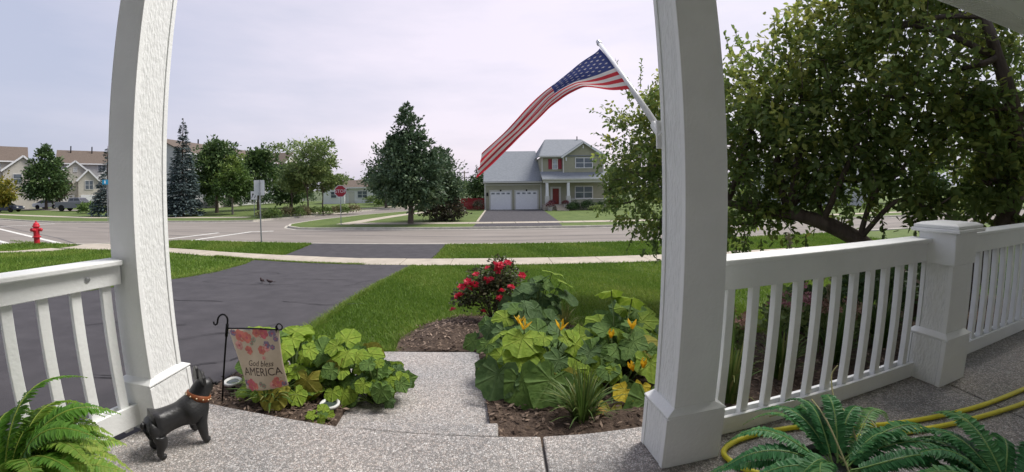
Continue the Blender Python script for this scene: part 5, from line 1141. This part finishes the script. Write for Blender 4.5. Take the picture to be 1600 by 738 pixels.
def squash(label, loc, leaf_list, seed, blossoms=(), extra=0, name='squash_plant', group='squash plants in the beds'):
    """leaf_list: (x, y, z, size, colour, tilt azimuth, tilt) in plant coordinates"""
    t = thing(name, label, 'plant', loc, 0, group); r_ = random.Random(seed); m = MB()
    for x, y, z, s, ci, ta, tl in leaf_list:
        o = bpy.data.objects.new('leaf', LM[ci][r_.randrange(3)]); COL.objects.link(o); o.parent = t
        nrm = Vector((math.sin(tl)*math.cos(ta), math.sin(tl)*math.sin(ta), math.cos(tl)))
        q = Vector((0, 0, 1)).rotation_difference(nrm) @ Matrix.Rotation(math.atan2(y, x)+r_.uniform(-.8, .8), 3, 'Z').to_quaternion()
        o.rotation_mode = 'QUATERNION'; o.rotation_quaternion = q; o.location = (x, y, z); o.scale = (s, s*r_.uniform(.85, 1.1), s)
        b = (x*.25+r_.uniform(-.05, .05), y*.25+r_.uniform(-.05, .05), .02)
        m.tube([b, (x*.6, y*.6, z*.65), (x, y, z-.004)], [.008, .007, .005], 5)
    for x, y, z, op, rz in blossoms:
        o = bpy.data.objects.new('blossom', BL_O if op else BL_C); COL.objects.link(o); o.parent = t; o.location = (x, y, z); o.rotation_euler = (r_.uniform(-.35, .2), r_.uniform(-.3, .3), rz); o.scale = (.68,)*3; o.location.z -= .05
        m.tube([(x*.5, y*.5, .03), (x*.85, y*.85, z*.6), (x, y, z+.005)], .006, 5)
    m.build('stem', STEM, t, smooth=True); return t
def leafset(n, rx, ry, h, seed, cols, smin=.16, smax=.26, zlow=.10, face=-1.2):
    r_ = random.Random(seed); out = []
    for k in range(n):
        a = 2*PI*(k*.618+r_.uniform(-.05, .05)); q = math.sqrt((k+.5)/n)*r_.uniform(.85, 1.1)
        x, y = math.cos(a)*q*rx, math.sin(a)*q*ry; z = max(zlow, h*(1-.62*q*q)*r_.uniform(.5, 1.12))
        ta = math.atan2(y*.6-.35, x*.8); tl = .15+.75*q*r_.uniform(.3, 1.3)+r_.uniform(0, .35)
        ci = r_.choices(range(5), cols)[0]; out.append((x, y, z, smin+(smax-smin)*r_.random()**1.6*1.15, ci, ta+r_.uniform(-.7, .7), tl))
    return out
gL = -.17
squash('bright green squash plant spilling behind the garden flag', (-1.42, 2.33, gL-.02), leafset(56, .38, .32, .40, 1, (5, 0, 9, .3, .0), .11, .19)+[(.05, -.33, .16, .20, 3, -1.4, 1.0), (-.33, .2, .36, .2, 2, 1.6, .3)], 2)
squash('squash plant with yellowing leaves spilling onto the front walk', (-1.02, 2.36, gL-.03), leafset(44, .31, .25, .33, 3, (5, 1, 7, .8, 0), .11, .18)+[(.0, .05, .38, .20, 2, -1.2, .4), (-.18, -.22, .2, .2, 3, -1.6, 1.1)], 4)
squash('low leafy vine with small deep cut leaves at the walk edge', (-.80, 2.30, gL-.03), leafset(40, .24, .20, .27, 5, (7, 5, 3, 0, 0), .08, .13, .05), 6)
squash('big leaved squash plant with dark leaves beside the front walk', (.34, 2.62, -.20), leafset(58, .42, .40, .36, 7, (5, 3, 4, .5, 0), .14, .23)+[(-.33, -.30, .20, .30, 1, -1.9, 1.0), (-.18, -.36, .18, .30, 0, -1.7, 1.05), (.0, -.40, .20, .30, 0, -1.5, 1.0), (.08, -.38, .17, .26, 3, -1.4, 1.1), (-.16, -.12, .37, .26, 2, -1.6, .55), (-.32, .1, .32, .22, 2, 2.6, .6)], 8,
       [(-.15, -.05, .46, 1, .3), (.12, -.03, .44, 1, 1.2)])
squash('squash plant with open orange blossoms left of the flag post', (.90, 2.62, -.20), leafset(58, .44, .42, .36, 9, (6, 2, 5, .4, 0), .14, .23)+[(-.10, -.46, .13, .16, 4, -1.5, .6), (.02, -.44, .14, .12, 4, -1.3, .7), (.02, -.52, .08, .32, 0, -1.5, .9), (.17, -.50, .08, .26, 0, -1.2, .8), (-.22, -.56, .05, .20, 3, -1.5, .6), (.2, .3, .50, .28, 2, .8, .5), (.05, .38, .55, .26, 2, 1.5, .4)], 10,
       [(-.10, -.12, .40, 0, .5), (.06, -.10, .45, 1, 2.0), (.05, -.36, .28, 0, .2), (-.02, -.37, .27, 0, .9)])
squash('dark leaved squash plant in front of the red rose bush', (.22, 3.40, -.33), leafset(44, .42, .34, .44, 11, (3, 8, 1, 0, 0), .14, .23), 12, [(-.02, -.25, .42, 1, .4)])
squash('tall upright squash plant right of the red rose bush', (.42, 3.98, -.37), leafset(30, .28, .24, .64, 13, (4, 6, 2, 0, 0), .14, .24, .3)+[(.28, -.05, .58, .24, 2, .2, .5), (.2, .1, .64, .22, 2, .4, .3), (.32, -.1, .45, .3, 1, -.4, .6), (.05, -.1, .60, .2, 1, 2.6, .5)], 14)
squash('bright cut leaf squash plant at the back of the right bed', (1.15, 3.05, -.27), leafset(34, .42, .34, .44, 15, (4, 2, 6, 0, 0), .17, .27), 16)
# ---- strap leaved clumps
LILY = leaf_mat('strap_leaves', (.035, .075, .015), (.085, .145, .03), (.26, .25, .09), trans=.25)
def clump(label, loc, n, h, w_, seed, name='daylily', bw=.010, group='strap leaved clumps', cat='plant', tint=.45, matl=None):
    r2 = np.random.default_rng(seed); V, F, T = [], [], []
    for k in range(n):
        a = r2.uniform(0, 2*PI); L = h*r2.uniform(.6, 1.25); q = r2.uniform(.15, 1)*w_; b = r2.uniform(.004, .06); lw = bw*r2.uniform(.6, 1.2); pts = []
        for s in np.linspace(0, 1, 6):
            rad = b+q*s**1.5; z = L*(s-.55*s*s*q/w_*1.1)*1.35; pts.append((math.cos(a)*rad, math.sin(a)*rad, z))
        o_ = len(V)
        for i, p in enumerate(pts):
            wd = lw*(1-.85*(i/5)**2); V += [(p[0]-math.sin(a)*wd, p[1]+math.cos(a)*wd, p[2]), (p[0]+math.sin(a)*wd, p[1]-math.cos(a)*wd, p[2])]
        F += [(o_+2*i, o_+2*i+1, o_+2*i+3, o_+2*i+2) for i in range(5)]; tv = tint+r2.normal()*.15+(.35 if r2.random() < .08 else 0); T += [tv]*5
    o = link(name, npmesh(name, V, F, matl or LILY, T, smooth=True)); o.location = loc; return tag(o, label, cat, group)
clump('strappy green clump under the garden flag', (-1.42, 2.06, gL), 120, .26, .24, 1)
clump('grassy green clump beside the yellow leaf by the flag post', (.50, 2.02, gL), 140, .26, .27, 2, bw=.006)
clump('upright green clump close behind the railing by the flag post', (1.45, 2.04, gL), 110, .42, .20, 3, bw=.009)
clump('green strap clump behind the third baluster gap', (2.02, 2.26, gL), 110, .40, .24, 4, bw=.009)
clump('dark strap clump behind the middle of the railing', (2.6, 2.35, -.2), 110, .42, .26, 5, bw=.010, tint=.3)
clump('dark strap clump behind the short capped post', (3.3, 2.5, -.2), 120, .45, .28, 6, bw=.010, tint=.3)
clump('thin dry grass tuft at the lawn edge behind the squash', (.78, 4.1, -.38), 70, .26, .2, 7, bw=.005, tint=.9)
def sedum(label, loc, r, h, seed, matl, hm):
    t = thing('sedum', label, 'plant', loc, 0, 'sedum behind the railing'); r2 = np.random.default_rng(seed)
    V, F, T = cat_([blob(r2, 420, (0, 0, h*.45), (r, r, h*.5), .07, .55)]); link('foliage', npmesh('foliage', V, F, F_LT, T), t)
    V, F, T = cat_([blob(r2, 60, (r*.9*math.cos(a), r*.9*math.sin(a)*.8, h*rr), (.06, .06, .03), .022, .6, shell=.1) for a, rr in [(r2.uniform(0, 6.28), r2.uniform(.85, 1.05)) for _ in range(14)]]); link('flower_heads', npmesh('flower_heads', V, F, hm, T), t)
SEDH = leaf_mat('sedum_heads', (.22, .10, .075), (.36, .20, .15), (.48, .33, .25), trans=.1)
SEDP = leaf_mat('sedum_heads_pink', (.26, .09, .12), (.42, .18, .21), (.5, .30, .28), trans=.1)
sedum('rusty headed sedum behind the first baluster gap', (1.75, 2.62, -.22), .22, .42, 1, F_LT, SEDH)
sedum('pink headed sedum behind the railing', (2.55, 2.85, -.25), .24, .52, 2, F_LT, SEDP)
sedum('rusty headed sedum low behind the middle of the railing', (3.1, 2.75, -.24), .24, .36, 3, F_LT, SEDH)
PLUM = leaf_mat('plume_tan', (.20, .17, .10), (.36, .31, .20), (.5, .45, .33), trans=.2)
for k, (x, y, h_, lx) in enumerate(((2.45, 2.62, .98, -.14), (2.72, 2.62, .86, -.10), (2.95, 2.7, .82, -.12), (3.05, 2.8, .50, -.1))):
    t = thing('plume_stalk', ('tall tan plume leaning behind the railing, the tallest', 'tan plume behind the railing right of the tallest', 'third tan plume behind the railing', 'short tan plume low behind the railing')[k], 'plant', (x, y, -.22), 0, 'tan plumes behind the railing')
    m = MB(); m.tube([(0, 0, 0), (lx*.3, 0, h_*.6), (lx, 0, h_)], .004, 5); m.build('stalk', STEM, t)
    r2 = np.random.default_rng(60+k); n_ = 150; s = r2.uniform(0, 1, n_); P = np.stack([lx*(.5+.5*s)+r2.normal(size=n_)*.016*(1.1-s), r2.normal(size=n_)*.016*(1.1-s), h_*(.72+.32*s)], 1)
    V, F, T = leaves(P, norm(r2.normal(size=(n_, 3))*.5+np.array([lx, 0, 1])), norm(r2.normal(size=(n_, 3))), np.full(n_, .04), np.full(n_, .012), r2.uniform(.2, 1, n_), .1); link('plume', npmesh('plume', V, F, PLUM, T), t)
for k, (x, y, r, lb) in enumerate(((3.9, 3.1, (.5, .4, .5), 'dark shrub under the crabapple behind the short capped post'), (4.9, 3.35, (.6, .4, .55), 'dark shrub under the crabapple behind the second railing'), (6.0, 3.4, (.6, .45, .6), 'dark shrub under the crabapple at the right edge'), (3.1, 3.2, (.35, .3, .35), 'low dark shrub behind the pink sedum'))):
    shrub(lb, (x, y, -.3), r, F_DK, .5, .07, 1200, group='shrubs behind the railing', seed=170+k)

# ---- red rose bush
rb = thing('rose_bush', 'red flowering rose bush at the back of the bed', 'rose bush', (-.03, 4.38, -.40)); rb.scale = (1.0, 1, .85)
r2 = np.random.default_rng(8); ROSEL = leaf_mat('rose_leaves', (.045, .050, .022), (.085, .10, .04), (.20, .15, .09), trans=.2)
V, F, T = cat_([blob(r2, 1500, (-.05, 0, .46), (.38, .3, .36), .045, .45, shell=.15), blob(r2, 500, (.15, 0, .55), (.25, .25, .33), .045, .5, shell=.15), blob(r2, 500, (-.28, 0, .28), (.26, .2, .26), .045, .4, shell=.1), blob(r2, 500, (.12, 0, .22), (.30, .2, .22), .045, .4, shell=.1), blob(r2, 200, (.08, 0, .8), (.16, .15, .16), .045, .5, shell=.1)])
link('foliage', npmesh('foliage', V, F, ROSEL, T), rb)
m = MB()
for k in range(16):
    a = r2.uniform(0, 6.28); q = r2.uniform(.1, .36); m.tube([(0, 0, .0), (q*.5*math.cos(a), q*.4*math.sin(a), .3), (q*math.cos(a), q*.8*math.sin(a), r2.uniform(.5, .95))], [.008, .006, .003], 5)
m.build('stem', BARK, rb)
ROSE = leaf_mat('rose_petals', (.42, .010, .035), (.62, .025, .065), (.72, .10, .14), trans=.25)
m = MB()
for ring, (nn, rad, zz, sz) in enumerate(((6, .034, .0, .034), (5, .022, .012, .028), (3, .009, .022, .02))):
    for k in range(nn):
        a = 2*PI*k/nn+ring*.5; c, s = math.cos(a), math.sin(a); P = [(rad*.2, 0, zz-.01), (rad*.8, -sz*.6, zz+.006), (rad+sz*.5, 0, zz+.016-.006*(2-ring)), (rad*.8, sz*.6, zz+.006)]
        m.add([(x*c-y*s, x*s+y*c, z) for x, y, z in P], [(0, 1, 2, 3)])
rme = m.mesh('rose', ROSE); at = rme.attributes.new('tint', 'FLOAT', 'FACE'); at.data.foreach_set('value', [r2.uniform(.2, .8) for _ in rme.polygons])
cents = [(.06, .94), (.00, .92), (.02, .86), (.05, .89), (.16, .95), (-.10, .88), (-.25, .80), (-.12, .72), (-.06, .74), (-.09, .69), (-.36, .70), (-.44, .62), (-.26, .62), (-.36, .65), (-.34, .58), (-.50, .47), (-.46, .49), (-.56, .30), (-.16, .27), (.06, .45), (.26, .42), (.34, .78), (.20, .62), (-.28, .64), (.08, .58)]
for k, (x, z) in enumerate(cents):
    o = link('rose', rme, rb, 0, (x*.86+.03, -.22-.1*r2.random()+.12*abs(x), z*.96)); s = r2.uniform(.85, 1.35); o.scale = (s, s, s); o.rotation_euler = (r2.uniform(.3, 1.2), r2.uniform(-.5, .5), r2.uniform(0, 6))

# ---- solar lights, seedling, birds
RING = mat('white_plastic', (.60, .60, .57), var=.06, rough=.4)
for k, (x, y, lb) in enumerate(((-1.81, 2.20, 'round white solar light beside the flag hook'), (-1.02, 2.06, 'round white solar light at the porch edge near the walk'))):
    t = thing('solar_light', lb, 'garden light', (x, y, gL+.055), 0, 'solar lights in the mulch')
    m = MB(); m.lathe([(.045, 0), (.062, .004), (.064, .016), (.058, .022), (.046, .018), (.044, .008)], n=20); m.build('ring', RING, t, smooth=True)
    m = MB(); m.lathe([(.043, .004), (.043, .012), (.02, .014)], n=16); m.build('lens', glass_mat('dark_lens', (.05, .07, .06)), t)
    m = MB(); m.lathe([(.012, -.08), (.014, .003)], n=8); m.build('stake', BLACK, t)
squash('small seedling beside the solar light at the porch edge', (-1.03, 1.93, gL), leafset(7, .07, .06, .10, 31, (2, 0, 6, 1, 0), .06, .10, .03), 32, name='seedling', group=None)
BIRD = mat('bird_brown', (.035, .022, .022), var=.4, rough=.8, scale=20)
for k, (x, y, rz, lb) in enumerate(((-4.66, 6.86, 2.6, 'small dark bird on the driveway, the left of the pair'), (-4.40, 6.74, 3.5, 'small dark bird on the driveway, the right of the pair'))):
    t = thing('bird', lb, 'bird', (x, y, gz(x, y)+.03), rz, 'birds on the driveway')
    skin('body', [((-.045, 0, .055), .016), ((0, 0, .060), .027), ((.030, 0, .075), .021), ((.048, 0, .098), .017), ((.060, 0, .100), .010)], [(0, 1), (1, 2), (2, 3), (3, 4)], BIRD, t, root=1)
    m = MB(); m.prism([(-.04, -.010), (-.11, -.016), (-.11, .016), (-.04, .010)], .050, .056); m.build('tail', BIRD, t)
    m = MB(); m.lathe([(.006, 0), (.001, .016)], (.066, 0, .099), 6, axis=(1, 0, -.1)); m.build('beak', BIRD, t)
    for s in (-1, 1):
        m = MB(); m.tube([(.0, s*.012, .04), (.004, s*.013, .001), (.02, s*.014, .001)], .0022, 5); m.build('leg', BIRD, t)
        m = MB(); m.ball((-.012, s*.024, .062), (.042, .006, .018), 8, 5); m.build('wing', BIRD, t, smooth=True)

# ---- the crabapple tree at the right
def ae(a, e_, d): return np.array([d*math.sin(R_(a)), d*math.cos(R_(a)), 1.2+d*math.tan(R_(e_))])
CRAB = leaf_mat('crabapple_leaves', (.105, .160, .050), (.165, .235, .065), (.40, .41, .09), trans=.60, rough=.5, spec=.4)
ct = thing('crabapple_tree', 'spreading crabapple tree with low curved limb behind the porch railing', 'tree', (4.75, 3.0, -.32))
CO = np.array([4.75, 3.0, -.32])
def tub(m, pts, r0, r1, n=8):
    P = smooth_path([tuple(np.array(p)-CO) for p in pts], 6); k = len(P); m.tube(P, [r0+(r1-r0)*(i/(k-1)) for i in range(k)], n)
limb = [CO+np.array([0, 0, -.15]), ae(56.4, -12.5, 5.6), ae(53.8, -10.2, 5.45), ae(49.6, -6.6, 5.3), ae(45.4, -4.6, 5.2), ae(41.2, -3.5, 5.2), ae(37.2, -3.2, 5.25), ae(33.5, -2.2, 5.5), ae(28, -.5, 6.0), ae(23, 1, 6.5)]
stem2 = [CO+np.array([.05, -.05, -.15]), CO+np.array([.25, -.25, .5]), ae(64.6, -2, 5.75), ae(64.6, 2.5, 5.7), ae(65.0, 7, 5.6), ae(64.0, 12.7, 5.6), ae(63.2, 17, 5.6), ae(60, 23, 5.6)]
m = MB(); tub(m, limb, .135, .02, 10); m.build('trunk', BARK, ct, smooth=True)
m = MB(); tub(m, stem2, .115, .04, 10); m.build('trunk', BARK, ct, smooth=True)
lobes = [(20.8, -2, 6.6, .70, 2), (19.3, 4, 6.8, .55, 3), (22.5, 8.5, 6.6, .75, 4), (23.5, 2, 6.2, .9, 1), (24.5, -5.5, 6.0, .65, 0), (25, 11.5, 6.4, .6, 5), (28, 4, 6, 1.0, 2), (29, 11, 6, .9, 5), (30, -4, 5.8, .7, 1),
         (35.5, 1, 5.5, .85, 2), (36.5, 8, 5.4, .95, 5), (37, 13.5, 5.5, .75, 6), (35.2, -5, 5.6, .45, 1), (38.5, -3, 5.2, .4, 1), (40, 4, 5.2, .9, 3), (41, 10.5, 5.2, .9, 6), (43, 15.5, 5.3, .7, 7), (45, 3, 5.3, .85, 3), (46, 9, 5.2, .95, 8),
         (44, -.8, 5.5, .55, 3), (48.5, 15, 5.2, .9, 8), (50, 21, 5.2, .8, 9), (50, 6, 5.1, .9, 9), (49.5, 0.5, 5.2, .6, 9), (54, 1.5, 5.0, .6, 10), (54, 10, 5.2, .95, 10), (55, 18, 5.2, .95, 11), (54, 25, 5.3, .8, 11),
         (58, 4, 5.4, .8, 10), (59, 12, 5.5, .9, 11), (61, 20, 5.6, .9, 12), (62, -1, 5.9, .6, 12), (64, 6, 6.3, .85, 12), (66.5, 13, 6.6, .9, 13), (67, 1.5, 6.6, .75, 13), (68, 20, 6.8, .9, 13), (71, 8, 7.2, 1.0, 13), (72, 0, 7.2, .8, 13), (57, -2.5, 4.9, .32, 10), (62.5, 0, 5.5, .42, 12), (63.5, 5.5, 5.5, .45, 12), (60, 8, 5.2, .5, 11), (64, 17, 6.0, .7, 12), (62, 24, 5.9, .7, 12), (57, 21, 5.3, .7, 11), (66, 26, 6.6, .7, 13), (57, 29, 5.4, .6, 11), (65.5, 0, 5.5, .42, 12), (66, 4.5, 5.7, .45, 12), (66.5, -3, 5.4, .3, 12)]
r2 = np.random.default_rng(44); m = MB(); tw = MB(); LP, LD, LN, LL, LT = [], [], [], [], []
spine = [np.array(p) for p in limb[3:]]+[np.array(p) for p in stem2[2:]]
for a, e_, d, r, _ in lobes:
    c = ae(a, e_, d); near = min(spine, key=lambda s: np.linalg.norm(s-c)+(.6 if s[2] > c[2]+.2 else 0))
    mid = (near+c)/2+np.array([0, 0, .12])+r2.normal(size=3)*.12
    tub(m, [near, mid, c, c+(c-near)*.25/max(1, np.linalg.norm(c-near))], .026+.016*r, .008, 6)
    nt_ = int(56*r*r)+13
    for k in range(nt_):
        dr = norm(r2.normal(size=3)*np.array([1, 1, .8])); st = c+dr*r*r2.uniform(.05, .55); L = r*r2.uniform(.35, .75)
        dr2 = norm(dr+r2.normal(size=3)*.45+np.array([0, 0, .12])); en = st+dr2*L-np.array([0, 0, .10*L])
        if k % 3 == 0: tw.tube([tuple(st-CO), tuple((st+en)/2-CO), tuple(en-CO)], [.007, .005, .002], 3, cap=False)
        q = 21; s = r2.uniform(.05, 1.03, q)[:, None]; P = st+(en-st)*s+r2.normal(size=(q, 3))*.045
        D = norm(dr2*.6+r2.normal(size=(q, 3))*.75+np.array([0, 0, -.10])); N = norm(np.array([0, 0, 1.])+r2.normal(size=(q, 3))*.6)
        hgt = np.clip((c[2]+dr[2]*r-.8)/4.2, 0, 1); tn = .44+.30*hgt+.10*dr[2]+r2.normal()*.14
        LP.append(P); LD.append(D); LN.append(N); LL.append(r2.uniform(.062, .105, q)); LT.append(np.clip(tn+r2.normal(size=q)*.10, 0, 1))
def sprig(p, dv, L, q=16, sz=.07):
    global LP, LD, LN, LL, LT
    p = np.array(p); dv = norm(np.array(dv, float)); tw.tube([tuple(p-CO), tuple(p+dv*L*.5+np.array([0, 0, .02])-CO), tuple(p+dv*L-CO)], [.007, .005, .002], 4, cap=False)
    s = np.linspace(.1, 1, q)[:, None]; LP.append(p+dv*L*s); LD.append(norm(dv*.7+r2.normal(size=(q, 3))*.65)); LN.append(norm(np.array([0, 0, 1.])+r2.normal(size=(q, 3))*.5)); LL.append(np.full(q, sz)*r2.uniform(.7, 1.1, q)); LT.append(np.clip(.40+r2.normal(size=q)*.12, 0, 1))
for a, e_, d, dv, L in ((20.5, 12, 6.5, (-.3, 0, 1), .8), (19, 9, 6.6, (-1, 0, .5), .6), (18.8, 5.5, 6.7, (-1, 0, .15), .5), (19, 6.5, 6.6, (-1, .1, .35), .5), (22, 14, 6.4, (.1, 0, 1), .5), (19.5, 1, 6.6, (-1, 0, -.2), .45), (21, -6, 6.4, (-.4, 0, -1), .4), (24, -8, 6.0, (0, 0, -1), .3),
                         (35, 16, 5.4, (-.2, 0, 1), .45), (36.5, 17, 5.4, (-.3, 0, 1), .4), (37.5, 16.5, 5.4, (-.6, 0, .8), .35), (40, 16, 5.2, (.2, 0, 1), .55), (40.8, 17, 5.2, (0, 0, 1), .45), (43.5, 18, 5.2, (.5, -.2, .8), .45), (45.2, 17, 5.2, (.4, -.3, .8), .4), (47, 19, 5.1, (-.4, .2, .8), .5), (48, 21, 5.1, (-.8, .5, .5), .5), (47.5, 17, 5.1, (-.7, .5, .5), .4),
                         (36, -7, 5.5, (-.2, 0, -1), .3), (38, -7, 5.3, (0, 0, -1), .25), (41, -6, 5.3, (.2, 0, -1), .25), (43.5, -6.2, 5.3, (0, 0, -1), .25), (52, -3.5, 4.9, (.2, 0, -1), .25), (55.5, -4, 4.9, (.2, 0, -1), .25), (34.8, -8, 5.5, (0, 0, -1), .25)):
    sprig(ae(a, e_, d), dv, L, 18)
LP, LD, LN, LL, LT = map(np.concatenate, (LP, LD, LN, LL, LT))
ok = LP[:, 1] > 1.70+.098*LP[:, 0]+np.where(LP[:, 2] < 2.2, .06, .25)
LP, LD, LN, LL, LT = LP[ok], LD[ok], LN[ok], LL[ok], LT[ok]
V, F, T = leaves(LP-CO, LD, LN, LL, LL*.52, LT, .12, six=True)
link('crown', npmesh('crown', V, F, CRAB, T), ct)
m.build('limb', BARK, ct, smooth=True)['kind'] = 'stuff'; tw.build('twigs', BARK, ct)['kind'] = 'stuff'

# ---- ferns on the porch
def frond_mesh(L, arch, nl, ll, lw, seed, matl, droop=.35, tint=.5, taper=1.0, rounded=False):
    r2 = np.random.default_rng(seed); s = np.linspace(0, 1, 14)
    rx = L*s*(1-.10*s); rzv = arch*np.sin(s*PI*.62)-droop*s**2.6*L; ry = .04*L*np.sin(s*3+r2.uniform(0, 6))
    C = np.stack([rx, ry, rzv], 1); V, F, T = [], [], []
    u = np.linspace(.08, .995, nl); P = np.stack([np.interp(u, s, C[:, k]) for k in range(3)], 1); Tn = norm(np.gradient(P, axis=0)); up = norm(np.cross(np.cross(Tn, np.array([0, 0, 1.])), Tn))
    prof = np.sin(np.clip(u*1.02, 0, 1)*PI)**.45*(1-.55*u**2.2)
    for sd_ in (-1, 1):
        S = norm(np.cross(Tn, up))*sd_; D = norm(S+Tn*.28+up*(-.10)+r2.normal(size=(nl, 3))*.07); Lf = ll*np.maximum(.12, prof)*r2.uniform(.85, 1.1, nl)
        V_, F_, T_ = leaves(P, D, up+r2.normal(size=(nl, 3))*.12, Lf, np.full(nl, lw)*(.6+.4*prof), np.clip(tint+r2.normal(size=nl)*.10+.16*(u-.5), 0, 1), .10, six=True)
        F.append(F_+sum(len(x) for x in V)); V.append(V_); T.append(T_)
    n0 = sum(len(x) for x in V); q = MB(); q.tube([tuple(p) for p in C], [.0035*(1-.7*x) for x in s], 5, cap=False); V.append(np.array(q.v)); F.append(np.array(q.f)+n0); T.append(np.full(len(q.f), .95))
    return npmesh('frond', np.concatenate(V), np.concatenate(F), matl, np.concatenate(T), smooth=False)
FERN_L = leaf_mat('fern_bright', (.06, .19, .022), (.16, .35, .04), (.42, .52, .10), trans=.35, rough=.5)
FERN_R = leaf_mat('fern_deep', (0.037, 0.150, 0.056), (0.081, 0.275, 0.094), (0.300, 0.475, 0.150), trans=.2, rough=.45)
TERRA = mat('grey_planter', (.10, .10, .10), var=.2, rough=.7)
def fern(label, loc, h, r, fronds, matl, group=None):
    t = thing('potted_fern', label, 'fern', loc, 0, group)
    m = MB(); m.lathe([(r*.7, 0), (r, h*.92), (r*1.08, h*.93), (r*1.08, h), (r*.9, h), (r*.88, h-.03)], n=20); m.build('pot', TERRA, t, smooth=False)
    for k, (a, L, arch, tilt, ll, lw, tint) in enumerate(fronds):
        o = link('frond', frond_mesh(L, arch, 52, ll, lw*.72, 300+k, matl, tint=tint), t); o.location = (.03*math.cos(R_(a)), .03*math.sin(R_(a)), h-.01); o.rotation_euler = (R_(random.uniform(-25, 25)), R_(-tilt), R_(a))
    return t
rf = random.Random(9)
fern('bright green fern filling the lower left corner of the porch', (-1.60, .66, 0), .26, .14, [(a+rf.uniform(-8, 8), rf.uniform(.34, .46), rf.uniform(.12, .22), rf.uniform(-4, 24), .075, .020, rf.uniform(.3, .8)) for a in (10, 28, 42, 56, 68, 80, 92, 104, 118, 132, 150, 168, 190, 230, 270, 310, 345, 36, 62, 75, 98, 125, 20, 48, 70, 85, 110, 30, 55)]+[(70, .44, .12, 2, .085, .02, .7), (46, .42, .08, -8, .085, .02, .75), (100, .52, .22, 22, .07, .02, .35), (60, .46, .06, -10, .08, .02, .8)], FERN_L)
fern('deep green fern in front of the yellow hose at the lower right', (1.20, .97, 0), .22, .13, [(a+rf.uniform(-8, 8), rf.uniform(.32, .48), rf.uniform(.08, .17), rf.uniform(-4, 18), .046, .020, rf.uniform(.25, .6)) for a in (-20, 0, 18, 36, 54, 70, 86, 102, 120, 138, 156, 172, 195, 225, 260, 300)]+[(150, .50, .07, -4, .05, .022, .4), (165, .46, .05, -10, .05, .022, .45), (24, .72, .10, 4, .05, .02, .7), (8, .72, .06, 0, .055, .02, .45), (-4, .74, .05, -4, .06, .02, .4), (-14, .76, .06, -2, .06, .02, .5), (-8, .62, .09, 4, .06, .02, .4), (2, .56, .12, 8, .06, .02, .5)], FERN_R)
fern('second deep green fern along the bottom edge at the right corner', (1.68, .66, 0), .20, .13, [(a+rf.uniform(-8, 8), rf.uniform(.34, .46), rf.uniform(.06, .14), rf.uniform(-4, 16), .055, .022, rf.uniform(.25, .6)) for a in (-10, 8, 22, 36, 50, 64, 78, 92, 106, 120, 136, 150, 168, 190, 220, 250, 280, 310)], FERN_R)
PALE = mat('pale_tendril', (.36, .34, .17), var=.2, rough=.6)
tdr = [[(1.25, .95, .20), (1.19, 1.10, .28), (1.15, 1.22, .29), (1.14, 1.30, .24)], [(1.3, .95, .2), (1.38, 1.12, .29), (1.43, 1.25, .30), (1.48, 1.33, .36), (1.52, 1.34, .40)], [(1.2, .9, .2), (1.22, 1.08, .33), (1.27, 1.22, .34)], [(1.35, .92, .18), (1.45, 1.04, .27), (1.5, 1.16, .26)]]
t = thing('tendril_vine', 'pale wiry tendrils rising out of the deep green fern', 'plant', (0, 0, 0))
for p in tdr:
    m = MB(); m.tube(smooth_path(p, 6), [.0035]*(6*(len(p)-1)+1), 5); m.build('tendril', PALE, t, smooth=True)

FALL = leaf_mat('fallen_leaf', (.30, .14, .03), (.42, .22, .05), (.5, .3, .08), trans=.2)
for k, (x, y, z, lb) in enumerate(((-.68, 1.86, -.125, 'curled orange fallen leaf on the front walk by the step'), (.62, 2.02, -.10, 'small brown fallen leaf on the mulch by the flag post'))):
    o = link('fallen_leaf', LM[4 if k == 0 else 3][1].copy()); o.data.materials.clear(); o.data.materials.append(FALL); o.location = (x, y, z); o.scale = (.075, .05, .09); o.rotation_euler = (.2, -.15, 1+k); tag(o, lb, 'leaf')
